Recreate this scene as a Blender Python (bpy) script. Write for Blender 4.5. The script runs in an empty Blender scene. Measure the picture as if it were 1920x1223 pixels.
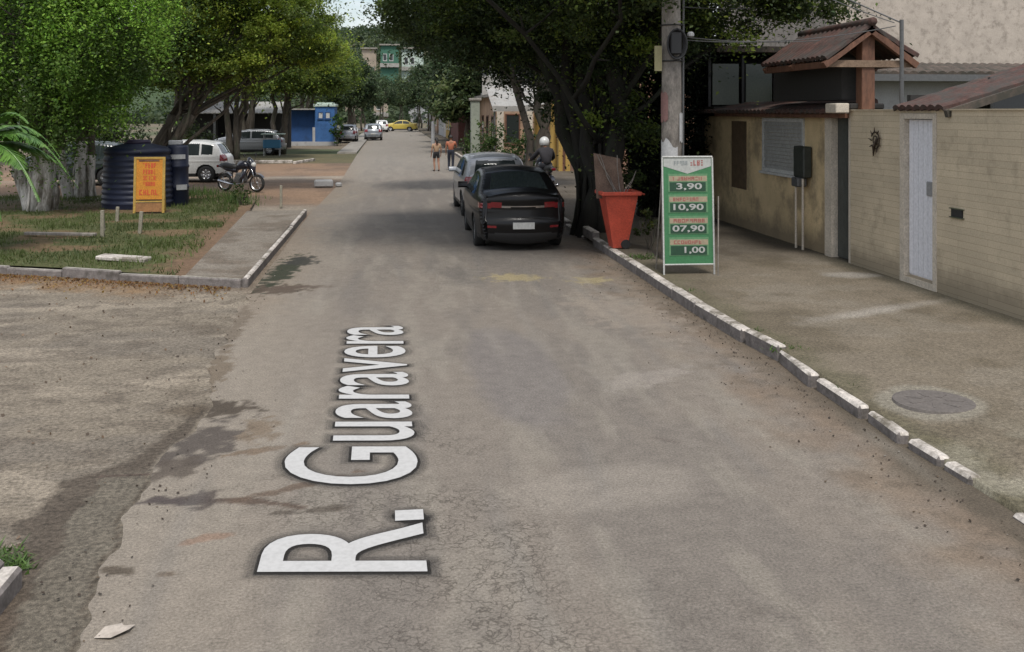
import bpy, math, random
import numpy as np
from mathutils import Vector, Matrix
R_ = math.radians
rnd = random.Random(7)
NP = np.random.RandomState(11)
scene = bpy.context.scene
COL = bpy.data.collections.new('street'); scene.collection.children.link(COL)

# ------------------------------------------------------------------ materials
def new_mat(name):
    m = bpy.data.materials.new(name); m.use_nodes = True
    nt = m.node_tree; b = nt.nodes['Principled BSDF']
    return m, nt, b
def N(nt, typ, **kw):
    n = nt.nodes.new(typ)
    for k, v in kw.items():
        if k in n.inputs: n.inputs[k].default_value = v
        else: setattr(n, k, v)
    return n
def coords(nt, scale=(1, 1, 1), kind='Object'):
    tc = N(nt, 'ShaderNodeTexCoord'); mp = N(nt, 'ShaderNodeMapping'); mp.inputs['Scale'].default_value = scale
    nt.links.new(tc.outputs[kind], mp.inputs[0]); return mp.outputs[0]
def mix(nt, fac, a, b, mode='MIX'):
    n = N(nt, 'ShaderNodeMix', data_type='RGBA', blend_type=mode)
    for sock, v in ((n.inputs[0], fac), (n.inputs[6], a), (n.inputs[7], b)):
        if hasattr(v, 'links') or isinstance(v, bpy.types.NodeSocket): nt.links.new(v, sock)
        elif isinstance(v, (int, float)): sock.default_value = v
        else: sock.default_value = (*v, 1)
    return n.outputs[2]
def ramp(nt, src, stops):
    r = N(nt, 'ShaderNodeValToRGB'); e = r.color_ramp.elements
    while len(e) < len(stops): e.new(0.5)
    for k, (p, c) in enumerate(stops):
        e[k].position = p; e[k].color = (c, c, c, 1) if isinstance(c, (int, float)) else (*c, 1)
    nt.links.new(src, r.inputs[0]); return r.outputs[0]
def noise(nt, vec, scale, detail=6, rough=.6):
    n = N(nt, 'ShaderNodeTexNoise', Scale=scale, Detail=detail, Roughness=rough); nt.links.new(vec, n.inputs[0]); return n.outputs[0]
def bump(nt, b, h, strength=.3, dist=.01):
    n = N(nt, 'ShaderNodeBump', Strength=strength, Distance=dist); nt.links.new(h, n.inputs['Height']); nt.links.new(n.outputs[0], b.inputs['Normal'])
def mottled(name, c, var=.35, scale=3, rough=.85, dirt=None, fine=40, bs=.3, metallic=0, dirtlo=.5, dirthi=.68, stretch=(1, 1, 1)):
    m, nt, b = new_mat(name)
    v = coords(nt, stretch)
    n1 = noise(nt, v, scale); n2 = noise(nt, v, fine, 3)
    lo = tuple(max(0, x * (1 - var)) for x in c); hi = tuple(x * (1 + var) for x in c)
    base = mix(nt, ramp(nt, n1, [(.3, 0.0), (.7, 1.0)]), lo, hi)
    base = mix(nt, .5, base, mix(nt, 1.0, base, ramp(nt, n2, [(.3, .55), (.7, 1.4)]), 'MULTIPLY'))
    if dirt:
        n3 = noise(nt, v, scale * .55, 8, .7)
        base = mix(nt, ramp(nt, n3, [(dirtlo, 0.0), (dirthi, 1.0)]), base, dirt)
    nt.links.new(base, b.inputs['Base Color']); b.inputs['Roughness'].default_value = rough; b.inputs['Metallic'].default_value = metallic
    if bs: bump(nt, b, n2, bs, .01)
    return m
def plain(name, c, rough=.5, metallic=0, coat=0, **kw):
    m, nt, b = new_mat(name)
    v = coords(nt); n = noise(nt, v, 25, 4)
    base = mix(nt, ramp(nt, n, [(.3, 0.0), (.7, 1.0)]), tuple(x * .85 for x in c), tuple(min(1, x * 1.12) for x in c))
    nt.links.new(base, b.inputs['Base Color']); b.inputs['Roughness'].default_value = rough; b.inputs['Metallic'].default_value = metallic
    b.inputs['Coat Weight'].default_value = coat
    return m
def leafmat(name, trans=.48, rough=.6):
    m, nt, b = new_mat(name)
    at = N(nt, 'ShaderNodeAttribute', attribute_name='Col')
    nt.links.new(at.outputs['Color'], b.inputs['Base Color']); b.inputs['Roughness'].default_value = rough
    t = N(nt, 'ShaderNodeBsdfTranslucent'); mx = N(nt, 'ShaderNodeMixShader'); mx.inputs[0].default_value = trans
    nt.links.new(at.outputs['Color'], t.inputs[0]); nt.links.new(b.outputs[0], mx.inputs[1]); nt.links.new(t.outputs[0], mx.inputs[2])
    nt.links.new(mx.outputs[0], nt.nodes['Material Output'].inputs[0]); return m
def groundmat(name, fine=30, amp=.5, rough=.9, crack=False, bs=.4, stretch=(1, 1, 1)):
    """pigment comes from the vertex colour 'Col'; grain, stones and cracks are added here"""
    m, nt, b = new_mat(name)
    v = coords(nt, stretch)
    at = N(nt, 'ShaderNodeAttribute', attribute_name='Col')
    n1 = noise(nt, v, fine, 8, .7); n2 = noise(nt, v, fine * 5, 3, .7); n0 = noise(nt, v, fine * .12, 6, .65)
    base = mix(nt, 1.0, at.outputs['Color'], ramp(nt, n1, [(.36, 1 - amp), (.64, 1 + amp)]), 'MULTIPLY')
    base = mix(nt, 1.0, base, ramp(nt, n0, [(.3, .86), (.7, 1.12)]), 'MULTIPLY')
    base = mix(nt, .85, base, mix(nt, 1.0, base, ramp(nt, n2, [(.34, .5), (.5, 1.0), (.66, 1.55)]), 'MULTIPLY'))
    if crack:
        ac = N(nt, 'ShaderNodeAttribute', attribute_name='Crack')
        wob = mix(nt, .35, v, N_noisecol(nt, v))
        vo = N(nt, 'ShaderNodeTexVoronoi', feature='DISTANCE_TO_EDGE', Scale=13.0); nt.links.new(wob, vo.inputs[0])
        vo2 = N(nt, 'ShaderNodeTexVoronoi', feature='DISTANCE_TO_EDGE', Scale=2.2); nt.links.new(wob, vo2.inputs[0])
        c1 = ramp(nt, vo.outputs[0], [(.0, .75), (.04, .35), (.085, 0.0)]); c2 = ramp(nt, vo2.outputs[0], [(.0, .45), (.010, 0.0)])
        lines = mix(nt, 1.0, c1, ac.outputs['Color'], 'MULTIPLY')
        base = mix(nt, lines, base, (.035, .028, .022))
        ac2 = N(nt, 'ShaderNodeAttribute', attribute_name='Crack2')
        lines2 = mix(nt, 1.0, c2, ac2.outputs['Color'], 'MULTIPLY')
        base = mix(nt, lines2, base, (.06, .05, .04))
    nt.links.new(base, b.inputs['Base Color']); b.inputs['Roughness'].default_value = rough
    b.inputs['Specular IOR Level'].default_value = .25
    bump(nt, b, n1, bs, .02); return m
def N_noisecol(nt, v):
    n = N(nt, 'ShaderNodeTexNoise', Scale=5.0, Detail=4.0); nt.links.new(v, n.inputs[0]); return n.outputs['Color']

# ------------------------------------------------------------------ objects
def link(o, parent=None):
    COL.objects.link(o)
    if parent: o.parent = parent
    return o
def tag(o, label=None, cat=None, group=None, kind=None):
    if label: o['label'] = label
    if cat: o['category'] = cat
    if group: o['group'] = group
    if kind: o['kind'] = kind
    return o
def thing(name, label, cat, loc=(0, 0, 0), rz=0, group=None):
    o = bpy.data.objects.new(name, None); o.empty_display_size = .3; link(o)
    o.location = loc; o.rotation_euler = (0, 0, rz); return tag(o, label, cat, group)
def copy_tree(o, parent=None):
    c = o.copy(); COL.objects.link(c)
    if parent: c.parent = parent
    for ch in [x for x in COL.objects if x.parent == o]: copy_tree(ch, c)
    return c
class MB:
    def __init__(s): s.v = []; s.f = []; s.mi = []
    def add(s, vs, fs, mi=0):
        o = len(s.v); s.v += [tuple(p) for p in vs]; s.f += [tuple(i + o for i in f) for f in fs]; s.mi += [mi] * len(fs); return s
    def box(s, x0, x1, y0, y1, z0, z1, mi=0, M=None, bev=0):
        if bev > 0:
            b = min(bev, abs(x1 - x0) * .45, abs(y1 - y0) * .45, abs(z1 - z0) * .45); vs = []; 
            import itertools
            idx = {}
            for sx in (0, 1):
                for sy in (0, 1):
                    for sz in (0, 1):
                        X = (x0, x1)[sx]; Y = (y0, y1)[sy]; Z = (z0, z1)[sz]
                        dx = b if sx == 0 else -b; dy = b if sy == 0 else -b; dz = b if sz == 0 else -b
                        idx[sx, sy, sz] = len(vs)
                        vs += [(X, Y + dy, Z + dz), (X + dx, Y, Z + dz), (X + dx, Y + dy, Z)]
            fs = []
            g = lambda sx, sy, sz, k: idx[sx, sy, sz] + k
            for sx in (0, 1): fs.append([g(sx, a, c, 0) for a, c in ((0, 0), (1, 0), (1, 1), (0, 1))])
            for sy in (0, 1): fs.append([g(a, sy, c, 1) for a, c in ((0, 0), (1, 0), (1, 1), (0, 1))])
            for sz in (0, 1): fs.append([g(a, c, sz, 2) for a, c in ((0, 0), (1, 0), (1, 1), (0, 1))])
            for a in (0, 1):
                for c in (0, 1):
                    fs.append([g(a, c, 0, 0), g(a, c, 1, 0), g(a, c, 1, 1), g(a, c, 0, 1)])
                    fs.append([g(a, 0, c, 0), g(a, 1, c, 0), g(a, 1, c, 2), g(a, 0, c, 2)])
                    fs.append([g(0, a, c, 1), g(1, a, c, 1), g(1, a, c, 2), g(0, a, c, 2)])
                    for d in (0, 1): fs.append([g(a, c, d, 0), g(a, c, d, 1), g(a, c, d, 2)])
        else:
            vs = [(x0, y0, z0), (x1, y0, z0), (x1, y1, z0), (x0, y1, z0), (x0, y0, z1), (x1, y0, z1), (x1, y1, z1), (x0, y1, z1)]
            fs = [(0, 3, 2, 1), (4, 5, 6, 7), (0, 1, 5, 4), (1, 2, 6, 5), (2, 3, 7, 6), (3, 0, 4, 7)]
        if M is not None: vs = [M @ Vector(p) for p in vs]
        return s.add(vs, fs, mi)
    def tube(s, pts, rad, n=8, mi=0, cap=True, flute=0, ph=0):
        pts = [Vector(p) for p in pts]
        if not hasattr(rad, '__len__'): rad = [rad] * len(pts)
        vs = []; up = Vector((0.13, .31, .94)).normalized(); prev = None
        for i, p in enumerate(pts):
            t = (pts[min(i + 1, len(pts) - 1)] - pts[max(i - 1, 0)])
            t = t.normalized() if t.length > 1e-9 else Vector((0, 0, 1))
            if prev is None:
                a = t.cross(up); a = a.normalized() if a.length > .1 else t.cross(Vector((1, 0, 0))).normalized()
            else:
                a = prev - t * prev.dot(t); a.normalize()
            prev = a; b = t.cross(a)
            for k in range(n):
                th = 2 * math.pi * k / n; r = rad[i] * (1 + flute * math.sin(5 * th + ph) + flute * .6 * math.sin(9 * th + 2 * ph + i * .5))
                vs.append(p + a * (r * math.cos(th)) + b * (r * math.sin(th)))
        fs = [(i * n + k, i * n + (k + 1) % n, (i + 1) * n + (k + 1) % n, (i + 1) * n + k) for i in range(len(pts) - 1) for k in range(n)]
        if cap: fs += [tuple(range(n - 1, -1, -1)), tuple((len(pts) - 1) * n + k for k in range(n))]
        return s.add(vs, fs, mi)
    def lathe(s, prof, c=(0, 0, 0), n=24, axis='z', mi=0, cap=True):
        vs = []
        for r, h in prof:
            for k in range(n):
                th = 2 * math.pi * k / n; a, b = r * math.cos(th), r * math.sin(th)
                vs.append({'z': (c[0] + a, c[1] + b, c[2] + h), 'x': (c[0] + h, c[1] + a, c[2] + b), 'y': (c[0] + a, c[1] + h, c[2] + b)}[axis])
        fs = [(i * n + k, i * n + (k + 1) % n, (i + 1) * n + (k + 1) % n, (i + 1) * n + k) for i in range(len(prof) - 1) for k in range(n)]
        if cap: fs += [tuple(range(n - 1, -1, -1)), tuple((len(prof) - 1) * n + k for k in range(n))]
        return s.add(vs, fs, mi)
    def quad(s, *p, mi=0): return s.add(p, [tuple(range(len(p)))], mi)
    def prism(s, poly, z0, z1, mi=0):
        n = len(poly); vs = [(x, y, z0) for x, y in poly] + [(x, y, z1) for x, y in poly]
        return s.add(vs, [tuple(range(n - 1, -1, -1)), tuple(range(n, 2 * n))] + [(i, (i + 1) % n, n + (i + 1) % n, n + i) for i in range(n)], mi)
    def build(s, name, mat, parent=None, smooth=False):
        me = bpy.data.meshes.new(name); me.from_pydata(s.v, [], s.f); me.update()
        for m in (mat if isinstance(mat, (list, tuple)) else [mat]): me.materials.append(m)
        if any(s.mi): me.polygons.foreach_set('material_index', s.mi)
        if smooth: me.polygons.foreach_set('use_smooth', [True] * len(me.polygons))
        return link(bpy.data.objects.new(name, me), parent)
def np_mesh(name, V, F, mat, parent=None, col=None, smooth=False, extra=None):
    """V (n,3), F (m,k) arrays -> object"""
    me = bpy.data.meshes.new(name); k = F.shape[1]
    me.vertices.add(len(V)); me.vertices.foreach_set('co', V.astype(np.float32).ravel())
    me.loops.add(F.size); me.loops.foreach_set('vertex_index', F.astype(np.int32).ravel())
    me.polygons.add(len(F)); me.polygons.foreach_set('loop_start', np.arange(0, F.size, k, dtype=np.int32))
    me.polygons.foreach_set('loop_total', np.full(len(F), k, dtype=np.int32))
    if smooth: me.polygons.foreach_set('use_smooth', np.ones(len(F), dtype=bool))
    me.update(calc_edges=True); me.validate()
    for nm, c in ([('Col', col)] if col is not None else []) + list((extra or {}).items()):
        a = me.color_attributes.new(nm, 'FLOAT_COLOR', 'POINT')
        c4 = np.ones((len(V), 4), np.float32); c4[:, :3] = c if c.ndim == 2 else c[:, None]
        a.data.foreach_set('color', c4.ravel())
    for m in (mat if isinstance(mat, (list, tuple)) else [mat]): me.materials.append(m)
    return link(bpy.data.objects.new(name, me), parent)
# value noise
def _h(ix, iy, s):
    n = (ix * 374761393 + iy * 668265263 + s * 974634777) & 0xffffffff
    n = ((n ^ (n >> 13)) * 1274126177) & 0xffffffff
    return ((n ^ (n >> 16)) & 0xffff) / 65535.0
def vn(x, y, sc, seed=0):
    x = x * sc; y = y * sc; ix = np.floor(x).astype(np.int64); iy = np.floor(y).astype(np.int64); fx = x - ix; fy = y - iy
    fx = fx * fx * (3 - 2 * fx); fy = fy * fy * (3 - 2 * fy)
    return (_h(ix, iy, seed) * (1 - fx) + _h(ix + 1, iy, seed) * fx) * (1 - fy) + (_h(ix, iy + 1, seed) * (1 - fx) + _h(ix + 1, iy + 1, seed) * fx) * fy
def fbm(x, y, sc, seed=0, o=4):
    t = 0; a = .5; w = 0
    for k in range(o): t = t + a * vn(x, y, sc * 2 ** k, seed + k * 17); w += a; a *= .55
    return t / w
def ss(a, b, x): t = np.clip((x - a) / (b - a), 0, 1); return t * t * (3 - 2 * t)
def lerp(c, d, m): return c * (1 - m[:, None]) + np.array(d)[None, :] * m[:, None]
def grid(xs, ys):
    X, Y = np.meshgrid(xs, ys); nx = len(xs); ny = len(ys)
    i = np.arange(ny - 1)[:, None] * nx + np.arange(nx - 1)[None, :]; i = i.ravel()
    return X.ravel(), Y.ravel(), np.stack([i, i + 1, i + nx + 1, i + nx], 1)

M = {}
M['leaf'] = leafmat('leaf_green'); M['grass'] = leafmat('grass_blade', .25, .6)
M['darkbark'] = mottled('dark_vine_bark', (.018, .016, .012), .5, 6, .95, (.02, .026, .014), stretch=(1, 1, .25))
M['bark'] = mottled('bark_brown_grey', (.085, .07, .055), .45, 6, .9, (.05, .06, .035), stretch=(1, 1, .25))
M['whitebark'] = mottled('limewashed_bark', (.55, .52, .49), .3, 7, .9, (.16, .14, .11), dirtlo=.45, dirthi=.62, stretch=(1, 1, .3))
M['kerbpaint'] = mottled('worn_white_kerb', (.50, .455, .41), .25, 5, .85, (.15, .13, .10), dirtlo=.46, dirthi=.6)
M['concrete'] = mottled('weathered_concrete', (.26, .24, .21), .25, 3, .9, (.13, .12, .10))
M['polecon'] = mottled('pole_concrete', (.24, .215, .19), .3, 6, .9, (.10, .09, .08), stretch=(1, 1, .5))
M['tyre'] = plain('tyre_rubber', (.018, .018, .018), .8)
M['rim'] = plain('wheel_alloy', (.45, .45, .46), .35, .8)
M['glass'] = plain('dark_window_glass', (.025, .032, .032), .06)
M['blackpaint'] = plain('black_car_paint', (.005, .0045, .005), .3, 0, .12); M['blackpaint'].node_tree.nodes['Principled BSDF'].inputs['Specular IOR Level'].default_value = .28
M['silverpaint'] = plain('silver_car_paint', (.32, .33, .345), .35, .5, .5)
M['whitepaint'] = plain('white_car_paint', (.62, .62, .60), .3, 0, .5)
M['greypaint'] = plain('grey_car_paint', (.22, .24, .26), .35, .3, .5)
M['yellowpaint'] = plain('yellow_car_paint', (.55, .42, .08), .4, 0, .4)
M['blackplastic'] = plain('black_plastic', (.02, .02, .021), .55)
M['redlens'] = plain('red_lamp_lens', (.17, .010, .014), .15, 0, .6)
M['clearlens'] = plain('clear_lamp_lens', (.55, .55, .53), .15, 0, .6)
M['plate'] = plain('number_plate_grey', (.45, .45, .43), .5)
M['chrome'] = plain('chrome_trim', (.5, .5, .52), .15, 1)
M['steel'] = plain('painted_steel', (.12, .12, .12), .5, .4)

# ------------------------------------------------------------------ world, sun, camera
SUN_EL, SUN_AZ = R_(60), R_(176)          # azimuth clockwise from the street direction
w = bpy.data.worlds.new('World'); scene.world = w; w.use_nodes = True; nt = w.node_tree
bg = nt.nodes['Background']; sky = N(nt, 'ShaderNodeTexSky'); sky.sky_type = 'NISHITA'; sky.sun_disc = False
sky.sun_elevation = SUN_EL; sky.sun_rotation = SUN_AZ; sky.air_density = 1.2; sky.dust_density = 2
tc = N(nt, 'ShaderNodeTexCoord'); mp = N(nt, 'ShaderNodeMapping'); mp.inputs['Scale'].default_value = (1, 1, 2.2)
nt.links.new(tc.outputs['Generated'], mp.inputs[0])
cn = noise(nt, mp.outputs[0], 3.2, 8, .6)
cm = ramp(nt, cn, [(.36, 0.0), (.52, .95)])
cc = mix(nt, cm, sky.outputs[0], (6.6, 6.8, 7.2))
nt.links.new(cc, bg.inputs[0]); bg.inputs[1].default_value = .13
sl = bpy.data.lights.new('sun', 'SUN'); sl.energy = 2.5; sl.angle = R_(12); sl.color = (1, .96, .9)
so = bpy.data.objects.new('sun', sl); link(so)
sd = Vector((math.sin(SUN_AZ) * math.cos(SUN_EL), math.cos(SUN_AZ) * math.cos(SUN_EL), math.sin(SUN_EL)))
so.rotation_euler = sd.to_track_quat('Z', 'Y').to_euler(); so.location = (0, 0, 30)
cd = bpy.data.cameras.new('camera'); cam = bpy.data.objects.new('camera', cd); link(cam); scene.camera = cam
cam.location = (0, 0, 2.6); cam.rotation_euler = (R_(90), 0, -math.atan(230 / 1850))
cd.sensor_width = 36; cd.lens = 36 * 1850 / 1920; cd.shift_y = -401.5 / 1920; cd.clip_end = 3000; cd.clip_start = .1
scene.view_settings.view_transform = 'Standard'; scene.view_settings.look = 'None'; scene.view_settings.gamma = 1
scene.view_settings.use_curve_mapping = False; scene.view_settings.exposure = 0.25

# ------------------------------------------------------------------ the ground
def add_col(o, c):
    pass
ROADM = groundmat('worn_asphalt', 55, .32, .9, crack=True, bs=.25)
DIRTM = groundmat('sandy_dirt', 30, .45, .95, bs=.6)
WALKM = groundmat('mossy_concrete_paving', 30, .35, .9, crack=True, bs=.3)
EARTHM = groundmat('bare_earth', 14, .3, .95, bs=.5)

def blob(x, y, cx, cy, rx, ry, rot=0, soft=.35, wob=.5, seed=3, sc=5):
    c, s = math.cos(rot), math.sin(rot); dx = x - cx; dy = y - cy
    u = (dx * c + dy * s) / rx; v = (-dx * s + dy * c) / ry
    d = np.sqrt(u * u + v * v) + (fbm(x, y, sc, seed) - .5) * wob * 2
    return 1 - ss(1 - soft, 1 + soft, d)
def left_edge(y):
    e = np.interp(y, [3, 5, 6, 6.8, 7.5, 8.3, 9.0, 9.8, 12.7, 14.7, 25, 36, 60, 200], [-1.42, -1.52, -1.6, -1.68, -1.7, -1.5, -1.55, -1.75, -1.92, -1.97, -2.02, -1.8, -1.95, -2.0])
    return e + (vn(y, y * 0, 2.1, 5) - .5) * .12 * (y < 14.5) + (vn(y, y * 0, 7, 8) - .5) * .07 * (y < 14.5)
# one earth sheet to the horizon
ge = np.concatenate([-np.geomspace(900, 30, 12), np.linspace(-26, 26, 30), np.geomspace(30, 900, 12)])
X, Y, F = grid(ge, np.concatenate([[-60, -20], np.linspace(-5, 80, 60), np.geomspace(85, 1200, 14)]))
c = np.tile(np.array([[.15, .12, .085]]), (len(X), 1)); c = lerp(c, (.07, .085, .04), ss(.45, .6, fbm(X, Y, .08, 4)))
tag(np_mesh('ground', np.stack([X, Y, np.full_like(X, -.03)], 1), F, EARTHM, col=c), kind='structure')
# road
ys = [1.5]
while ys[-1] < 230: ys.append(ys[-1] + max(.02, .0048 * ys[-1]))
ys = np.array(ys); t = np.linspace(0, 1, 190)
Tm, Y = np.meshgrid(t, ys); E_ = left_edge(ys)[:, None]; X = E_ + (4.02 - E_) * Tm
nx = len(t); i = (np.arange(len(ys) - 1)[:, None] * nx + np.arange(nx - 1)[None, :]).ravel(); F = np.stack([i, i + 1, i + nx + 1, i + nx], 1)
X = X.ravel(); Y = Y.ravel(); dl = X - left_edge(Y)
c = np.tile(np.array([[.182, .157, .131]]), (len(X), 1))
c = lerp(c, (.150, .132, .114), ss(.42, .62, fbm(X * 1.8, Y * .35, 1.2, 21, 6)) * .7)
c = lerp(c, (.225, .20, .165), ss(.5, .66, fbm(X * 2.6, Y * .5, 1.5, 33, 6)) * .5)
c = lerp(c, (.225, .193, .155), (1 - ss(.3, 1.5, dl)) * .7)
c = lerp(c, (.20, .16, .12), (1 - ss(.05, .8 , dl + (fbm(X, Y, 3, 9) - .5) * .8)) * ss(11, 14, Y) * .6)
c = lerp(c, (.150, .134, .124), blob(X, Y, 1.25, 9.9, .45, 1.9, 0, .2, .25, 4, 2) * .75)
c = lerp(c, (.17, .125, .088), ss(2.9, 3.8, X + (fbm(X, Y, 2.4, 19) - .5) * 1.2) * .75)      # sand washed against the kerb
gk = ss(3.55, 3.85, X + (fbm(X, Y * .6, 2.5, 29) - .5) * .5)
c = lerp(c, (.085, .07, .052), np.clip(gk * (.5 * (1 - ss(7.6, 9.5, Y)) + .55), 0, .92))
c = lerp(c, (.10, .08, .06), ss(.6, .7, fbm(X, Y, 6, 77)) * ss(2.7, 3.6, X) * .5)
for k, (cx, cy, rx, ry, rot, colr, a) in enumerate([
        (-1.47, 8.88, .30, .20, 0, (.06, .047, .035), .95), (-1.45, 8.0, .24, .5, -.3, (.07, .058, .05), .9), (-1.58, 7.45, .16, .25, 0, (.075, .06, .048), .85), (-1.75, 10.2, .12, .9, 0, (.13, .10, .07), .8), (-1.85, 12.2, .12, 1.1, 0, (.12, .095, .07), .7),
        (-1.3, 6.80, .34, .07, -.12, (.06, .048, .045), .95), (-.85, 6.72, .35, .045, -.35, (.085, .06, .045), .9), (-.62, 6.98, .38, .05, .5, (.10, .07, .05), .8), (-.45, 6.55, .25, .05, .1, (.08, .065, .05), .8),
        (-1.26, 6.86, .12, .16, 0, (.065, .052, .045), .9), (-1.0, 7.75, .3, .05, .3, (.12, .08, .05), .7), (-1.05, 8.25, .16, .25, 0, (.13, .09, .055), .6),
        (-1.74, 16.4, .22, 1.6, -.06, (.03, .034, .02), .97), (-1.5, 17.5, .25, .5, 0, (.035, .034, .028), .95), (-1.6, 14.75, .4, .35, 0, (.075, .055, .04), .9), (-1.3, 14.9, .4, .12, .1, (.09, .065, .05), .8),
        (-1.55, 5.83, .14, .05, -.4, (.07, .055, .04), .9), (-1.25, 5.75, .05, .03, 0, (.1, .07, .045), .8), (-1.1, 6.2, .12, .05, .4, (.2, .12, .08), .6),
        (1.9, 15.3, .42, .32, 0, (.33, .27, .13), .55), (3.1, 14.95, .3, .28, 0, (.33, .27, .13), .55), (2.12, 7.65, .16, .025, -.7, (.12, .1, .085), .7),
        (2.5, 9.4, .5, .2, .6, (.26, .23, .20), .5), (1.5, 6.7, .7, .35, .3, (.25, .22, .185), .5), (3.0, 12.5, .5, 1.2, .2, (.25, .21, .17), .5),
        (.75, 26, 2.6, 5, 0, (.15, .135, .12), .5), (2.4, 22, 2.0, 6, 0, (.11, .10, .09), .55)]):  # the two big blobs here: tree shade painted into the road colour
    c = lerp(c, colr, blob(X, Y, cx, cy, rx, ry, rot, .18 if rx < .6 else .35, 1.1 if rx < .6 else .7, 50 + k, 9 if rx < .6 else .9) * a)
for k in range(16):      # faint tyre and drip streaks along the street
    x0 = -1.2 + k * .33; a = .28 * ss(.55, .7, fbm(X * 0 + k * 3.1, Y, .35, 90 + k))
    c = lerp(c, (.25, .225, .19) if k % 2 else (.14, .13, .12), np.exp(-((X - x0 - .1 * np.sin(Y * .7 + k)) / .07) ** 2) * a)
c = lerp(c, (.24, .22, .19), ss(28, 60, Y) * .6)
cr = blob(X, Y, .45, 5.4, .6, 2.3, .0, .4, .7, 15, 1.4); cr = np.maximum(cr, blob(X, Y, -.3, 6.6, .6, .35, 0, .4, .5, 16, 2) * .9)
cr = cr * ss(.22, .45, fbm(X, Y, 3.5, 18)); cr = np.maximum(cr * .85, blob(X, Y, 1.2, 4.6, .9, .8, 0, .4, .6, 17, 2) * .35)
cr2 = np.maximum(ss(.54, .62, fbm(X, Y, .7, 61)) * .6, blob(X, Y, -.7, 6.7, .9, .6, 0, .3, .4, 19, 2))
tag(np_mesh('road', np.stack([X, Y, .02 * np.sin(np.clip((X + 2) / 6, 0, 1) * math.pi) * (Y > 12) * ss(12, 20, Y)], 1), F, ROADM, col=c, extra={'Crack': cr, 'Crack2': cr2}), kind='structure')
# side street / forecourt of sandy worn ground with a concrete gutter strip, left
xs = np.concatenate([np.linspace(-26, -7.2, 40), np.linspace(-7.1, -.9, 190)]); yl = [0.]
while yl[-1] < 24: yl.append(yl[-1] + max(.03, .005 * yl[-1]))
X, Y, F = grid(xs, np.array(yl))
c = np.tile(np.array([[.185, .156, .120]]), (len(X), 1))
c = lerp(c, (.155, .132, .105), ss(.42, .62, fbm(X * .6, Y * 1.5, 1.0, 121)))
c = lerp(c, (.26, .22, .17), ss(.52, .68, fbm(X * .5, Y * 1.6, 1.5, 131, 6)) * .7)
c = lerp(c, (.11, .09, .07), ss(.52, .64, fbm(X * .8, Y * 1.4, 4, 141, 6)) * .6)
ek = left_edge(Y); d = ek - X
crossy = 14.95 + (-2.07 - X) * .44
c = lerp(c, (.20, .115, .05), (1 - ss(.2, 1.5, crossy - Y + (fbm(X, Y, 3, 151) - .5) * 1.4)) * ss(2.6, 4, -X) * .85)
c = lerp(c, (.17, .13, .095), (1 - ss(.1, .9, crossy - Y + (fbm(X, Y, 3, 152) - .5) * 1.0)) * .6)
g_ = (1 - ss(7.25, 7.5, Y)); 
c = lerp(c, (.075, .06, .046), ss(.0, .05, d) * (1 - ss(0, .12, d - np.interp(Y, [0, 5.5, 7.3, 7.6, 9.5], [.62, .6, .52, .2, .1]) + (fbm(X, Y, 4, 161, 6) - .5) * .35)) * (1 - ss(8.6, 9.6, Y)) * .92)
c = lerp(c, (.135, .118, .092), ((d > -.02) & (d < .34 + (fbm(X, Y, 5, 171) - .5) * .06)) * g_ * (.78 + .4 * (fbm(X, Y, 9, 181) - .5)))
c = lerp(c, (.07, .055, .04), ss(.0, .02, d) * (1 - ss(.03, .05, d)) * g_ * .8)
c = lerp(c, (.07, .05, .04), np.exp(-((Y - 7.36) / .018) ** 2) * ((d > 0) & (d < .36)) * .9)
for k, (cx, cy, rx, ry, a) in enumerate([(-1.78, 8.9, .2, .2, .8), (-1.95, 9.6, .12, .3, .25), (-2.1, 12.2, .3, .25, .35), (-2.3, 4.6, .5, .7, .5)]):
    c = lerp(c, (.09, .07, .05), blob(X, Y, cx, cy, rx, ry, 0, .4, .6, 190 + k, 5) * a)
c = lerp(c, (.16, .10, .065), (1 - ss(5.3, 6.0, Y)) * ss(.3, .7, d) * .6)
tag(np_mesh('side_street', np.stack([X, Y, -.006 - .0 * X], 1), F, DIRTM, col=c), kind='structure')
# dirt lot beyond the grass, left
X, Y, F = grid(np.linspace(-26, -1.6, 120), np.linspace(22, 62, 160))
c = np.tile(np.array([[.22, .145, .095]]), (len(X), 1))
c = lerp(c, (.15, .105, .075), ss(.42, .62, fbm(X, Y * .8, .5, 221)))
c = lerp(c, (.27, .235, .19), ss(.3, .8, fbm(X * .5, Y, .5, 231)) * np.exp(-((Y - 40.5) / 2.2) ** 2))
c = lerp(c, (.24, .21, .17), np.exp(-((Y - 27) / 1.2) ** 2) * (X > -5) * .8)
c = lerp(c, (.07, .085, .035), ss(.5, .62, fbm(X, Y, .6, 241)) * ss(4.6, 5.6, -X) * (1 - ss(30, 34, Y)))
c = lerp(c, (.075, .085, .04), ss(50, 52, Y) * .7)
tag(np_mesh('dirt_lot', np.stack([X, Y, np.full_like(X, -.012)], 1), F, EARTHM, col=c), kind='structure')
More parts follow.
